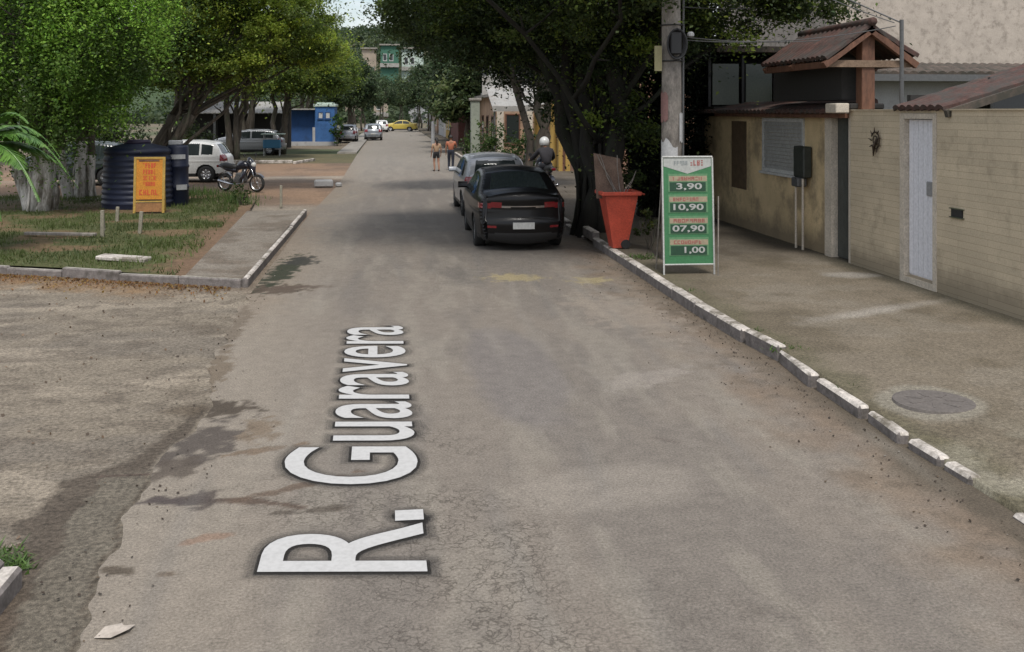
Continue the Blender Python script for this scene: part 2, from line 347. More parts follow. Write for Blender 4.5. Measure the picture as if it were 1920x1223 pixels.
# left grass verge (raised block) and its pavement
K0 = np.array([-2.10, 14.95])
def cross_y(x): return 14.97 + (-2.07 - x) * .44
xs = np.linspace(-22, -2.6, 150); T = np.linspace(0, 1, 110)
TX, TT = np.meshgrid(xs, T); 
y0 = cross_y(TX) + .1; y1 = np.full_like(TX, 30.0); YY = y0 + (y1 - y0) * TT
TX = TX - 0 * YY; redge = np.interp(YY, [15, 25.5, 30], [-2.95, -3.5, -3.9]); TXc = np.minimum(TX, redge)
X = TXc.ravel(); Y = YY.ravel(); nx = 150
i = (np.arange(109)[:, None] * nx + np.arange(nx - 1)[None, :]).ravel(); F = np.stack([i, i + 1, i + nx + 1, i + nx], 1)
c = np.tile(np.array([[.07, .075, .028]]), (len(X), 1))
c = lerp(c, (.15, .095, .055), ss(.5, .62, fbm(X, Y, .9, 251)) * .75)
re = np.interp(Y, [15, 25.5, 30], [-2.95, -3.5, -3.9])
c = lerp(c, (.16, .10, .065), (1 - ss(.1, 1.0, re - X + (fbm(X, Y, 2, 261) - .5) * .8)) * .9)
c = lerp(c, (.15, .12, .08), ss(26, 29, Y + (fbm(X, Y, 1, 262) - .5) * 3) * .7)
grassV = (X.copy(), Y.copy(), c.copy())
tag(np_mesh('grass_verge', np.stack([X, Y, .085 + .05 * fbm(X, Y, .8, 5) * ss(.1, 1, re - X) - .06 * ss(27, 30, Y)], 1), F, EARTHM, col=c), kind='structure')
b = MB(); b.prism([(-3.5, 25.5), (-3.05, 15.33), (-2.2, 15.0), (-2.17, 25.3)], -.02, .105)
X, Y, F = grid(np.linspace(0, 1, 40), np.linspace(0, 1, 160))
yy = 15.05 + Y * 10.4; lx = np.interp(yy, [15, 25.5], [-3.08, -3.55]); xx = lx + (-2.17 - lx) * X
c = np.tile(np.array([[.19, .165, .135]]), (len(xx), 1)); c = lerp(c, (.14, .115, .09), ss(.42, .62, fbm(xx, yy, 1.5, 271)))
c = lerp(c, (.07, .06, .05), np.exp(-(((yy * .5) % 1 - .5) / .008) ** 2) * .5)
o = tag(np_mesh('left_pavement', np.stack([xx, yy + (xx + 2.17) * -.44 * (1 - Y), np.full_like(xx, .112)], 1), F, WALKM, col=c, extra={'Crack': c[:, 0] * 0, 'Crack2': c[:, 0] * 0 + .8}), kind='structure')
# kerb stones: each stretch is a chain of separate worn stones
KSIDE = mottled('shaded_kerb_side', (.17, .15, .14), .3, 8, .9, (.08, .07, .06))  # kerb sides darker than the tops: their shade and dirt put into the colour
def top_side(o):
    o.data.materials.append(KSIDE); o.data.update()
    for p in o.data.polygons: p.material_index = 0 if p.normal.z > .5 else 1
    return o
def kerb(path, wtop, h, seglen, name, mat, gap=.012, jit=.01, base=-.05):
    r = random.Random(5); b = MB(); pts = [Vector((*p, 0)) for p in path]
    for a, e in zip(pts[:-1], pts[1:]):
        d = (e - a); n = max(1, round(d.length / seglen)); ang = math.atan2(d.y, d.x)
        for k in range(n):
            s0 = d.length * k / n + gap / 2; s1 = d.length * (k + 1) / n - gap / 2
            Mx = Matrix.Translation(a) @ Matrix.Rotation(ang, 4, 'Z') @ Matrix.Rotation(r.uniform(-jit, jit), 4, 'Y')
            o_ = r.uniform(-jit, jit)
            b.box(s0, s1, -wtop / 2 + o_, wtop / 2 + o_, base, h + r.uniform(-jit, jit) * .6, 0, Mx, bev=.02)
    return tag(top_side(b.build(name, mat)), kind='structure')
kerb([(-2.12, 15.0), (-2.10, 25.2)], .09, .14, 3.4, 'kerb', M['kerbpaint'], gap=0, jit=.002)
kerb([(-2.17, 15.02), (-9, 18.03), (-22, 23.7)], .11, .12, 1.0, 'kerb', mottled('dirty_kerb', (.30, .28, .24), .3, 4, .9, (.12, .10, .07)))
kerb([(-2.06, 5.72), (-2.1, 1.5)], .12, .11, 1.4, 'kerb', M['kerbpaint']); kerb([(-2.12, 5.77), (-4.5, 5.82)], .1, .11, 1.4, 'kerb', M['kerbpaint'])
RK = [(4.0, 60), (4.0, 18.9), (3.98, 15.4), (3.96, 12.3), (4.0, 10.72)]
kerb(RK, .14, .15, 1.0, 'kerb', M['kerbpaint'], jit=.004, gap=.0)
b = MB()                                   # the broken stretch: tilted and shifted stones
for (xa, ya, xb, yb, h, tl) in [(4.01, 10.66, 4.07, 9.85, .17, .05), (4.07, 9.83, 3.98, 8.88, .13, .0), (4.02, 8.82, 4.0, 7.92, .11, .03), (4.04, 7.86, 4.0, 7.28, .09, -.02), (4.03, 7.2, 4.04, 6.78, .075, 0.03), (4.05, 6.74, 4.06, 6.42, .06, .0), (4.02, 5.9, 4.02, 5.55, .03, 0)]:
    d = Vector((xb - xa, yb - ya, 0)); Mx = Matrix.Translation((xa, ya, 0)) @ Matrix.Rotation(math.atan2(d.y, d.x), 4, 'Z') @ Matrix.Rotation(tl, 4, 'X')
    b.box(0, d.length, -.055, .055, -.08, h, 0, Mx, bev=.022)
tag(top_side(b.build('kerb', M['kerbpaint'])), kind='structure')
# right pavement
ys = [3.]
while ys[-1] < 150: ys.append(ys[-1] + max(.03, .006 * ys[-1]))
X, Y, F = grid(np.concatenate([[4.02], np.linspace(4.035, 7.6, 120)]), np.array(ys))
c = np.tile(np.array([[.165, .138, .103]]), (len(X), 1))
c = lerp(c, (.12, .099, .07), ss(.4, .62, fbm(X, Y, .9, 311)))
c = lerp(c, (.19, .165, .13), ss(.52, .68, fbm(X, Y, 1.6, 321)) * .55)
c = lerp(c, (.10, .09, .055), (1 - ss(.0, .45, X - 4.04 + (fbm(X, Y, 3, 331) - .5) * .5)) * .75)
c = lerp(c, (.08, .072, .05), ss(6.9, 7.4, X + (fbm(X, Y, 2, 341) - .5) * .4) * .7)
c = lerp(c, (.32, .295, .26), blob(X, Y, 6.0, 11.6, .95, .14, .44, .8, .35, 44, 3) * .6)
c = lerp(c, (.30, .28, .25), blob(X, Y, 6.9, 14.2, .4, .25, .0, .4, .5, 46, 3) * .6)
c = lerp(c, (.22, .20, .16), blob(X, Y, 4.6, 7.93, .46, .45, 0, .12, .2, 45, 3) * .8)
c = lerp(c, (.24, .22, .17), (1 - ss(6.6, 7.6, Y)) * ss(.45, .6, fbm(X, Y, 2, 351)) * .6)
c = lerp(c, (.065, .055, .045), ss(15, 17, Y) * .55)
zz = .13 - .09 * (1 - ss(6.0, 9.0, Y)) * (1 - ss(4.1, 4.8, X)) + .012 * (fbm(X, Y, 1.2, 361) - .5)
zz = np.where(X < 4.03, -.05, zz)
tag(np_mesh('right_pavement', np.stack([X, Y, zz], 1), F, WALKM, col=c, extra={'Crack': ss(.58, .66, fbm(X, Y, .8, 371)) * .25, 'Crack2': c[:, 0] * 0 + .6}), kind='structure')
b = MB(); b.box(4.08, 7.6, 2.9, 150, -.1, .0); tag(b.build('pavement_base', M['concrete']), kind='structure')
# far left pavement strip
b = MB(); b.box(-3.2, -2.02, 62, 150, -.02, .09); tag(b.build('far_pavement', M['concrete']), kind='structure')
b = MB(); b.box(-9, -4.9, 51.2, 51.5, -.02, .14, bev=.02); tag(b.build('kerb', M['kerbpaint']), kind='structure')
b = MB(); b.box(0, 3.4, -.08, .08, -.02, .13, M=Matrix.Translation((-4.7, 50.2, 0)) @ Matrix.Rotation(R_(78), 4, 'Z'), bev=.02); tag(b.build('kerb', M['kerbpaint']), kind='structure')

# ------------------------------------------------------------------ vegetation
def leaf_mesh(P, size, cols, name='crown', parent=None, up=.5, aspect=.55, rs=NP, mat=None):
    """P (n,3) leaf centres; every leaf is a folded four-cornered blade with its own tilt"""
    n = len(P); a = rs.normal(size=(n, 3)); a[:, 2] *= .7; a /= np.linalg.norm(a, axis=1)[:, None]
    nrm = rs.normal(size=(n, 3)); nrm[:, 2] = np.abs(nrm[:, 2]) + up; b = np.cross(nrm, a); b /= (np.linalg.norm(b, axis=1)[:, None] + 1e-9)
    s = (size * rs.uniform(.6, 1.4, n))[:, None]
    V = np.empty((n, 4, 3)); V[:, 0] = P - a * s * .5; V[:, 1] = P + b * s * aspect * .5; V[:, 2] = P + a * s * .5; V[:, 3] = P - b * s * aspect * .5
    V[:, 1, 2] += s[:, 0] * .08; V[:, 3, 2] += s[:, 0] * .08
    F = np.arange(n * 4).reshape(n, 4); C = np.repeat(cols, 4, axis=0)
    return np_mesh(name, V.reshape(-1, 3), F, mat or M['leaf'], parent, col=C)
def clumps(blobs, nc, per, cr, base, bright, rs, flat=.6, shell=.55, droop=0, bright_p=.3):
    """leaf positions gathered in twig clumps inside ellipsoids (blob = cx,cy,cz,rx,ry,rz)"""
    vol = np.array([q[3] * q[4] * q[5] for q in blobs]) ** .75; vol /= vol.sum(); P = []; C = []
    for q, f in zip(blobs, vol):
        m = max(1, int(nc * f)); d = rs.normal(size=(m, 3)); d /= np.linalg.norm(d, axis=1)[:, None]
        r = shell + (1 - shell) * rs.uniform(0, 1, m) ** .5; r[rs.uniform(size=m) < .25] *= rs.uniform(.2, 1)
        ctr = np.array(q[:3]) + d * r[:, None] * np.array(q[3:6]) * (1 + rs.normal(size=(m, 1)) * .09)
        for cpt in ctr:
            k = int(per * rs.uniform(.5, 1.5)); w_ = cr * rs.uniform(.6, 1.4)
            p = rs.normal(size=(k, 3)); p /= np.linalg.norm(p, axis=1)[:, None]; p *= (rs.uniform(size=(k, 1)) ** .45) * np.array([w_, w_, w_ * flat]) * .62
            p *= 1 + .25 * np.sin(p[:, :1] * 9 + rs.uniform(0, 6)); gs = rs.uniform(size=k) < .22; p[gs] += rs.normal(size=(int(gs.sum()), 3)) * w_ * .45
            if droop: p[:, 2] -= np.abs(rs.exponential(droop, k)) * (rs.uniform() < .5)
            P.append(cpt + p)
            t_ = (1 if rs.uniform() < bright_p else 0) * rs.uniform(.35, 1) ** 1.5 + rs.uniform(0, .15)
            col = np.array(base) * (1 - t_) + np.array(bright) * t_
            C.append(np.clip(col * rs.uniform(.7, 1.3, (k, 1)) * rs.uniform(.9, 1.1, (k, 3)), 0, 1))
    return np.concatenate(P), np.concatenate(C)
def limb(b, p0, p1, r0, r1, sag=.0, n=7, seg=5, wob=.08, rr=rnd, mi=0, flute=0):
    p0 = Vector(p0); p1 = Vector(p1); L = (p1 - p0).length; pts = []; rad = []
    for k in range(seg + 1):
        t = k / seg; p = p0.lerp(p1, t); p.z += math.sin(t * math.pi) * sag
        if 0 < k < seg: p += Vector((rr.uniform(-1, 1), rr.uniform(-1, 1), rr.uniform(-1, 1))) * wob * L * .5
        pts.append(p); rad.append(r0 + (r1 - r0) * t)
    b.tube(pts, rad, n, mi, flute=flute); return pts
def make_tree(name, label, base, stems, blobs, nc, per, cr, size, basecol, bright, seed, mats=None, group=None, trunk_r=.25, flat=.6, droop=0, bright_p=.3, nb=10, shell=.55, lean=None, cat='tree', paint_h=None, roots=0, up=.5):
    r = random.Random(seed); rs = np.random.RandomState(seed)
    root = thing(name, label, cat, base, 0, group)
    b = MB(); bx, by, bz = base; tops = []
    for k in range(stems):
        a = 2 * math.pi * k / max(1, stems) + r.uniform(-.4, .4); rr_ = trunk_r * (.9 if stems > 1 else 0); q = blobs[k % len(blobs)]
        fr = .35 if stems > 1 else .2
        p0 = (math.cos(a) * rr_, math.sin(a) * rr_, -.15)
        hgt = (q[2] - q[5] * .55) - bz
        top = ((q[0] - bx) * fr, (q[1] - by) * fr, max(.8, hgt)) if not lean else (lean[0] * (1 + r.uniform(-.3, .3)), lean[1], lean[2])
        r0 = trunk_r * (r.uniform(.45, .62) if stems > 1 else 1)
        pts = limb(b, p0, top, r0 * 1.25, r0 * .6, 0, 12 if stems < 4 else 8, 6, .06, r, 0, .12)
        tops.append((pts[-1], r0 * .6, pts[3], r0 * .8))
    for k in range(nb):
        q = blobs[k % len(blobs)]; tp, tr, mp_, mr = tops[k % len(tops)]
        st, sr = (tp, tr) if k % 3 else (mp_, mr * .6)
        e = Vector((q[0] - bx + r.uniform(-.6, .6) * q[3], q[1] - by + r.uniform(-.6, .6) * q[4], q[2] - bz + r.uniform(-.3, .5) * q[5]))
        pts = limb(b, st, e, sr * .75, .025, .15, 6, 6, .08, r)
        for j in range(3):
            s_ = pts[r.randint(2, 4)]; e2 = s_ + Vector((r.uniform(-1, 1), r.uniform(-1, 1), r.uniform(-.1, .9))) * q[3] * .5
            limb(b, s_, e2, .03, .01, 0, 4, 3, .08, r)
    for k in range(roots):
        a = r.uniform(0, 6.28); d = trunk_r * r.uniform(.9, 1.9); x, y = math.cos(a) * d, math.sin(a) * d
        limb(b, (x * .45, y * .45, r.uniform(1.6, 3.2)), (x, y, -.12), r.uniform(.02, .05), r.uniform(.02, .06), 0, 5, 5, .03, r)
    tr_ = b.build('trunk', mats or M['bark'], root, True)
    if paint_h:
        me = tr_.data; zc = [sum(me.vertices[v].co.z for v in p.vertices) / len(p.vertices) for p in me.polygons]
        me.polygons.foreach_set('material_index', [0 if z < paint_h else 1 for z in zc])
    P, C = clumps(blobs, nc, per, cr, basecol, bright, rs, flat, shell, droop, bright_p)
    ok_ = P[:, 2] > .35; C = C[ok_]; P = P[ok_] - np.array(base)
    leaf_mesh(P, size, C, 'crown', root, rs=rs, up=up)
    return root
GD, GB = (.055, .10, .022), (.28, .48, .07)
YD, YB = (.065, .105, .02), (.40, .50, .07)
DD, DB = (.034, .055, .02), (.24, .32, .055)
make_tree('ficus_tree', 'leafy green tree with limewashed multi stem trunk at the left of the blue tank', (-8.75, 26.2, .1), 8,
          [(-9.6, 26.2, 4.3, 2.3, 2.0, 2.7), (-7.6, 25.6, 4.9, 1.5, 1.6, 2.6), (-6.2, 25.8, 5.6, 1.3, 1.6, 1.9), (-7.9, 25.0, 3.4, 1.1, 1.0, 1.5), (-11.4, 26.4, 4.4, 1.8, 2, 2.6), (-8.6, 25.4, 6.6, 2.2, 2, 1.6)],
          330, 430, .78, .085, GD, GB, 21, [M['whitebark'], M['bark']], trunk_r=.24, flat=1.25, droop=.3, bright_p=.6, nb=14, paint_h=1.45, roots=12)
make_tree('ficus_tree', 'green tree with limewashed trunk between the dark parked car and the blue tank', (-8.95, 30.2, .1), 4,
          [(-9.2, 30.5, 5.2, 2.4, 1.8, 3.0), (-8.2, 30.2, 3.6, 1.2, 1.2, 1.6), (-11.5, 31, 4.6, 2.4, 2, 3.0)],
          210, 330, .85, .10, GD, (.16, .30, .04), 22, [M['whitebark'], M['bark']], trunk_r=.26, flat=.8, droop=.2, bright_p=.3, nb=8, paint_h=1.4, roots=6)
make_tree('shade_tree', 'spreading tree with dark leaning stems rising behind the blue tank', (-7.75, 32.0, .0), 6,
          [(-5.2, 32.5, 6.6, 2.1, 2.2, 1.7), (-3.5, 33.4, 5.4, 1.7, 2.4, 1.0), (-2.45, 34.5, 4.55, 1.0, 1.7, .5), (-4.7, 33.2, 4.3, 1.4, 2, .55), (-6.6, 31.8, 5.4, 1.2, 1.5, 1.3), (-3.3, 34, 6.6, 1.2, 2, .9), (-2.6, 33.8, 5.6, .8, 1.4, .35), (-5.6, 32.9, 3.9, 1.1, 1.5, .5)],
          300, 430, .85, .09, YD, YB, 23, trunk_r=.30, flat=.45, bright_p=.6, nb=18, shell=.5, lean=(1.2, .4, 2.5))
for k, (x, y, s, cx) in enumerate([(-10.2, 50, 1.0, -9.0), (-8.6, 56, 1.05, -7.6), (-9.2, 66, 1.2, -8.6), (-6.8, 62, 1.0, -5.6), (-6.9, 82, 1.2, -5.6)]):
    make_tree('shade_tree', ['dark trunked tree arching over the white hatchback', 'twin stemmed tree arching over the silver estate car', 'tree standing before the pale roofed shed', 'tree over the blue cart', 'tree standing at the street side of the blue kiosk'][k],
              (x, y, 0), 3, [(cx, y, 5.2 * s, 2.6 * s, 2.6, 1.5 * s), (cx + 1.6, y + .5, 4.6 * s, 1.6 * s, 2, .8 * s), (cx - 1.9, y, 5.0 * s, 1.8, 2, 1.3 * s), (cx + .5, y - .5, 6.6 * s, 2, 2, 1.2)],
              210, 190, 1.0, .15, YD, (.22, .30, .045), 30 + k, trunk_r=.3, flat=.45, bright_p=.35, nb=10, group='trees along the far left of the street')
# the big ficus on the right with hanging roots
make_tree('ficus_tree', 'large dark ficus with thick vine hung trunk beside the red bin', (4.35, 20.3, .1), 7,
          [(4.2, 19.6, 5.6, 2.6, 2.4, 1.9), (1.7, 20.6, 5.6, 1.9, 2.2, 1.6), (.75, 21.2, 5.2, 1.0, 1.8, 1.25), (7.2, 19.8, 5.9, 2.2, 2.2, 1.5), (5.5, 20.6, 4.3, 1.6, 1.4, .9), (3.1, 20.8, 4.25, 1.1, 1.4, .65), (5.2, 18.2, 6.2, 2.0, 1.8, 1.5), (8.3, 18.9, 4.9, .9, 1.1, .5), (2.2, 20.4, 4.15, 1.5, 1.5, .55), (5.0, 20.2, 2.4, .8, .5, 1.6), (3.7, 20.9, 3.3, .7, .6, .8), (4.6, 19.9, 3.0, .7, .5, 1.2), (7.3, 18.9, 4.7, .8, .7, .6), (6.3, 19.2, 4.3, .9, .7, .8), (5.6, 17.0, 5.2, 1.3, 1.0, .7), (4.3, 15.5, 4.85, .9, .5, .4), (3.6, 18.0, 4.7, 1.2, .9, .6), (3.8, 15.9, 6.5, 2.6, 2.0, 1.2), (1.0, 17.4, 6.6, 2.0, 2.4, 1.1)],  # last two blobs: unseen crown added overhead to shade the road and black car
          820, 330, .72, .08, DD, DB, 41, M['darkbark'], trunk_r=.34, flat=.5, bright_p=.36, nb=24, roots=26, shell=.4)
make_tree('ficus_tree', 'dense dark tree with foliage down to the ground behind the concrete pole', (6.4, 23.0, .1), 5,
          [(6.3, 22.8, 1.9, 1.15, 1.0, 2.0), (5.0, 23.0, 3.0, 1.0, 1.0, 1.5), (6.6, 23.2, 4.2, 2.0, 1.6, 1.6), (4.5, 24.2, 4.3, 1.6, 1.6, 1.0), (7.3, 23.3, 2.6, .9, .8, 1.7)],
          1100, 85, .34, .085, (.010, .016, .007), (.024, .036, .011), 42, M['darkbark'], trunk_r=.4, flat=.9, droop=.3, bright_p=.2, nb=14, roots=26, shell=.3)  # leaf colours darkened to carry the shade of the canopy above
make_tree('street_tree', 'dark leafy tree over the silver parked car', (4.9, 31.5, .1), 3,
          [(4.2, 31.5, 6.6, 2.6, 2.4, 2.0), (1.9, 32.0, 6.0, 1.9, 2.2, 1.5), (5.6, 31.6, 5.2, 1.6, 1.6, .9), (3.3, 32.5, 4.8, 1.8, 1.5, .8), (1.4, 31, 5.0, 1.1, 1.3, .6), (4.6, 32.8, 4.0, 1.3, 1.2, .6)],
          420, 190, .8, .11, (.014, .026, .010), (.06, .09, .02), 43, trunk_r=.22, flat=.5, bright_p=.3, nb=12, shell=.4)
# trees along the far end of the street, both sides
ft = [(-3.9, 100, 1.15, 0), (-4.6, 118, 1.3, 0), (-3.6, 138, 1.35, 1), (-5.5, 155, 1.7, 0), (5.4, 84, .95, 1), (6.2, 108, 1.25, 0), (5.2, 128, 1.3, 0), (4.6, 150, 1.35, 1), (-1.5, 205, 1.5, 0), (2.6, 212, 1.5, 1), (8.5, 92, 1.6, 0), (-9.5, 92, 1.7, 0), (-14, 70, 1.8, 0), (-17, 52, 1.7, 1), (4.9, 63, .85, 1), (5.6, 70, 1.25, 0)]
fl = ['tree at the kerb just past the blue kiosk', 'bushy tree third along the far left kerb', 'tree behind the small grey car in the distance', 'tall tree at the far left end of the street', 'light green tree above the white post',
      'tree left of the far shop fronts', 'dark tree above the yellow car', 'tree at the far right end of the street', 'tree closing the view left of the street end', 'tree closing the view right of the street end',
      'taller tree behind the peach house', 'tall tree behind the blue kiosk', 'broad tree behind the pale roofed shed', 'broad tree behind the white hatchback', 'yellow green tree in front of the pale two storey house', 'tall dark tree hiding the red brown house']
for k, (x, y, s, v) in enumerate(ft):
    r = random.Random(k + 5)
    make_tree('street_tree', fl[k], (x, y, 0), 2, [(x, y, 4.4 * s, 2.3 * s, 2.4 * s, 1.7 * s), (x + r.uniform(-1, 1) * s, y, 5.8 * s, 1.5 * s, 1.5, 1.1 * s), (x - 1.2 * s, y - .5, 3.4 * s, 1.2 * s, 1.2, .9 * s), (x + 1.1 * s, y, 3.5 * s, 1.2 * s, 1.2, .9 * s)],
              300, 38, .95, .30, (.05, .08, .032) if v else (.04, .068, .03), (.15, .19, .07) if v else (.10, .14, .06), 60 + k, trunk_r=.22, flat=.55, bright_p=.35, nb=6, group='trees along the far street')  # leaf colours lifted and greyed as painted distance haze
# wooded hillside closing the street, with houses
hx = np.linspace(-190, 190, 90); hy = np.linspace(215, 420, 50); X, Y, F = grid(hx, hy)
Z = ss(225, 400, Y) * (30 + 6 * np.sin(X / 37) + 10 * fbm(X, Y, .02, 400)) + 2.5 * fbm(X, Y, .07, 401) - 2
c = np.tile(np.array([[.05, .075, .035]]), (len(X), 1)); c = lerp(c, (.15, .13, .09), ss(.55, .65, fbm(X, Y, .05, 402)))
tag(np_mesh('hill', np.stack([X, Y, Z], 1), F, EARTHM, col=c, smooth=True), kind='structure')
rs = np.random.RandomState(77); n = 1500
cx = rs.uniform(-60, 60, n); cy = rs.uniform(222, 400, n)
cz = ss(225, 400, cy) * (30 + 6 * np.sin(cx / 37) + 10 * fbm(cx, cy, .02, 400)) + 2.5 * fbm(cx, cy, .07, 401) - 2
P = []; C = []
for k in range(n):
    m = 45; d = rs.normal(size=(m, 3)); d /= np.linalg.norm(d, axis=1)[:, None]; rr_ = rs.uniform(1.6, 3.4)
    P.append(np.array([cx[k], cy[k], cz[k] + 1.3]) + d * rr_ * np.array([1, 1, .75])); t_ = rs.uniform()
    C.append(np.tile(np.array([.035, .06, .03]) * (1 - t_) + np.array([.09, .12, .055]) * t_, (m, 1)) * rs.uniform(.7, 1.3, (m, 1)))
tag(leaf_mesh(np.concatenate(P), 1.3, np.concatenate(C), 'hillside_woods', rs=rs), 'dense woods covering the hill at the end of the street', 'woods', kind='stuff')
# distant blue mountain
hx = np.linspace(-500, 700, 70); X, Y, F = grid(hx, np.linspace(900, 1300, 12))
Z = ss(900, 1200, Y) * (88 + 26 * np.sin(X / 130 + .6) + 30 * (fbm(X, Y, .008, 410) - .5)) - 3
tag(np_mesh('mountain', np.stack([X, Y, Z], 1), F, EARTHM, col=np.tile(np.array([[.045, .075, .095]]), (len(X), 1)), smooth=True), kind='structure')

# grass on the verge
rs = np.random.RandomState(5); gx, gy, gc = grassV
n = 52000; x = rs.uniform(-12, -2.9, n); y = rs.uniform(15, 31, n)
ok = (y > cross_y(x) + .12) & (x < np.interp(y, [15, 25.5, 30], [-3.1, -3.7, -4.2]) - .1); x = x[ok]; y = y[ok]
dens = ss(.38, .55, fbm(x, y, .9, 251)); ok = rs.uniform(size=len(x)) > dens * .85 + .05; x = x[ok]; y = y[ok]
n = len(x); h = rs.uniform(.03, .11, n) * (.6 + .9 * vn(x, y, 1.3, 9)); a = rs.uniform(0, 6.28, n); wd = rs.uniform(.006, .016, n)
z0 = .1 + 0 * x; tx = rs.normal(0, .03, n); ty = rs.normal(0, .03, n)
V = np.empty((n, 3, 3)); V[:, 0] = np.stack([x - np.cos(a) * wd, y - np.sin(a) * wd, z0], 1); V[:, 1] = np.stack([x + np.cos(a) * wd, y + np.sin(a) * wd, z0], 1); V[:, 2] = np.stack([x + tx, y + ty, z0 + h], 1)
t_ = vn(x, y, .7, 12)[:, None] * rs.uniform(.5, 1.3, (n, 1)); col = np.array([.055, .075, .02]) * (1 - t_) + np.array([.12, .16, .04]) * t_
tag(np_mesh('grass', V.reshape(-1, 3), np.arange(n * 3).reshape(n, 3), M['grass'], col=np.repeat(col, 3, 0)), 'short green grass growing on the left verge', 'grass', kind='stuff')
# weeds along kerbs and walls
def weeds(name, label, spots, seed, hh=.12):
    rs = np.random.RandomState(seed); Vs = []; Cs = []
    for (x0, y0, z0, n, sp) in spots:
        x = x0 + rs.normal(0, sp, n); y = y0 + rs.normal(0, sp, n); h = rs.uniform(.3, 1, n) * hh; a = rs.uniform(0, 6.28, n); wd = rs.uniform(.006, .014, n)
        V = np.empty((n, 3, 3)); V[:, 0] = np.stack([x - np.cos(a) * wd, y - np.sin(a) * wd, x * 0 + z0], 1); V[:, 1] = np.stack([x + np.cos(a) * wd, y + np.sin(a) * wd, x * 0 + z0], 1); V[:, 2] = np.stack([x + rs.normal(0, .05, n), y + rs.normal(0, .05, n), z0 + h], 1)
        Vs.append(V.reshape(-1, 3)); Cs.append(np.repeat(np.array([[.06, .11, .02]]) * rs.uniform(.5, 1.5, (n, 1)), 3, 0))
    V = np.concatenate(Vs); return tag(np_mesh(name, V, np.arange(len(V)).reshape(-1, 3), M['grass'], col=np.concatenate(Cs)), label, 'weeds', kind='stuff')
weeds('weeds', 'low weeds sprouting behind the broken kerb stones', [(4.14, 9.9, .10, 160, .08), (4.15, 9.4, .08, 90, .08), (4.14, 10.7, .10, 60, .06), (4.12, 13.2, .12, 30, .1), (4.14, 8.5, .08, 30, .06), (4.25, 16.3, .13, 150, .15)], 3, .07)
weeds('weeds', 'green tuft on the left corner by the nearest kerb stone', [(-2.3, 6.0, 0, 300, .10), (-2.16, 5.95, 0, 120, .06), (-2.6, 6.05, 0, 300, .15)], 4, .045)
weeds('weeds', 'weeds among the dirt beside the motorcycle', [(-4.8, 29.5, .03, 500, .5), (-4.2, 27.6, .05, 300, .3), (-6.2, 31.5, .03, 700, .6)], 6, .3)
# fallen leaves along the cross kerb
rs = np.random.RandomState(15); n = 2600; x = rs.uniform(-9, -2.3, n); y = cross_y(x) - .12 - rs.exponential(.22, n)
V = np.stack([x, y, np.full(n, .012)], 1); cc_ = np.array([[.26, .12, .035], [.18, .09, .04], [.30, .19, .05], [.12, .07, .035]])[rs.randint(0, 4, n)]
o = leaf_mesh(V, .045, cc_, 'fallen_leaves', up=4, rs=rs); tag(o, 'brown and orange fallen leaves lying along the cross kerb', 'fallen leaves', kind='stuff')
rs = np.random.RandomState(16); n = 500; x = rs.uniform(-9, -2.0, n); y = rs.uniform(4.8, 15, n)
V = np.concatenate([np.stack([x, y, np.full(n, .004)], 1)]); o = leaf_mesh(V, .03, np.tile([[.13, .09, .06]], (n, 1)) * rs.uniform(.5, 2.2, (n, 1)), 'gravel', up=3, aspect=.9, rs=rs)
tag(o, 'scattered small stones and bits on the sandy side street', 'gravel', kind='stuff')

rs = np.random.RandomState(26); n = 900; y = rs.uniform(5, 19, n); side = rs.uniform(size=n) < .6
x = np.where(side, 3.88 - rs.exponential(.22, n), left_edge(y) + rs.normal(0, .22, n)); kk_ = (x > -2.6) & (x < 3.9); x = x[kk_]; y = y[kk_]; n = len(x)
V = np.stack([x, y, np.full(n, .008)], 1); cc_ = np.array([[.08, .06, .045], [.05, .04, .03], [.16, .12, .08], [.30, .27, .23]])[rs.choice(4, n, p=[.4, .35, .2, .05])]
o = leaf_mesh(V, .020, cc_, 'roadside_debris', up=4, aspect=.9, rs=rs); tag(o, 'dark crumbs of earth and dry leaves along both edges of the road', 'debris', kind='stuff')
# palm at the left edge
def frond(b, base, az, L, rise, drop, rr):
    pts = []; seg = 14
    for k in range(seg + 1):
        t = k / seg; d = L * t; pts.append(Vector((base[0] + math.cos(az) * d, base[1] + math.sin(az) * d, base[2] + rise * math.sin(t * 1.9) - drop * t ** 2.2)))
    b.tube(pts, [.018 * (1 - .8 * k / seg) + .003 for k in range(seg + 1)], 5)
    side = Vector((-math.sin(az), math.cos(az), 0))
    for k in range(2, seg * 5):
        t = k / (seg * 5); i = min(seg - 1, int(t * seg)); p = pts[i].lerp(pts[i + 1], t * seg - i); dr = (pts[i + 1] - pts[i]).normalized()
        ll = .42 * math.sin(min(1, t * 1.15 + .12) * math.pi) ** .6 * L / 2.0 + .05
        for s in (-1, 1):
            tip = p + side * s * ll * .8 + dr * ll * .55 + Vector((0, 0, -ll * rr.uniform(.15, .45))); wv = dr * .022; mid = p.lerp(tip, .5) + Vector((0, 0, .02)); wv = wv * 1.25
            b.quad(p - wv * .8, mid - wv * 1.6, tip, mid + wv * 1.6)
pr = thing('palm', 'young palm with bright arching fronds at the left edge', 'palm', (-7.62, 18.9, .4))
mp1, nt, bb = new_mat('palm_frond'); v = coords(nt); nn = noise(nt, v, 4, 3)
nt.links.new(mix(nt, ramp(nt, nn, [(.35, 0.0), (.65, 1.0)]), (.045, .11, .02), (.11, .22, .035)), bb.inputs['Base Color']); bb.inputs['Roughness'].default_value = .4
b = MB(); b.tube([(0, 0, -.5), (.05, 0, .7), (.08, 0, 1.5)], [.16, .12, .1], 10); b.build('trunk', M['bark'], pr, True)
rr = random.Random(3)
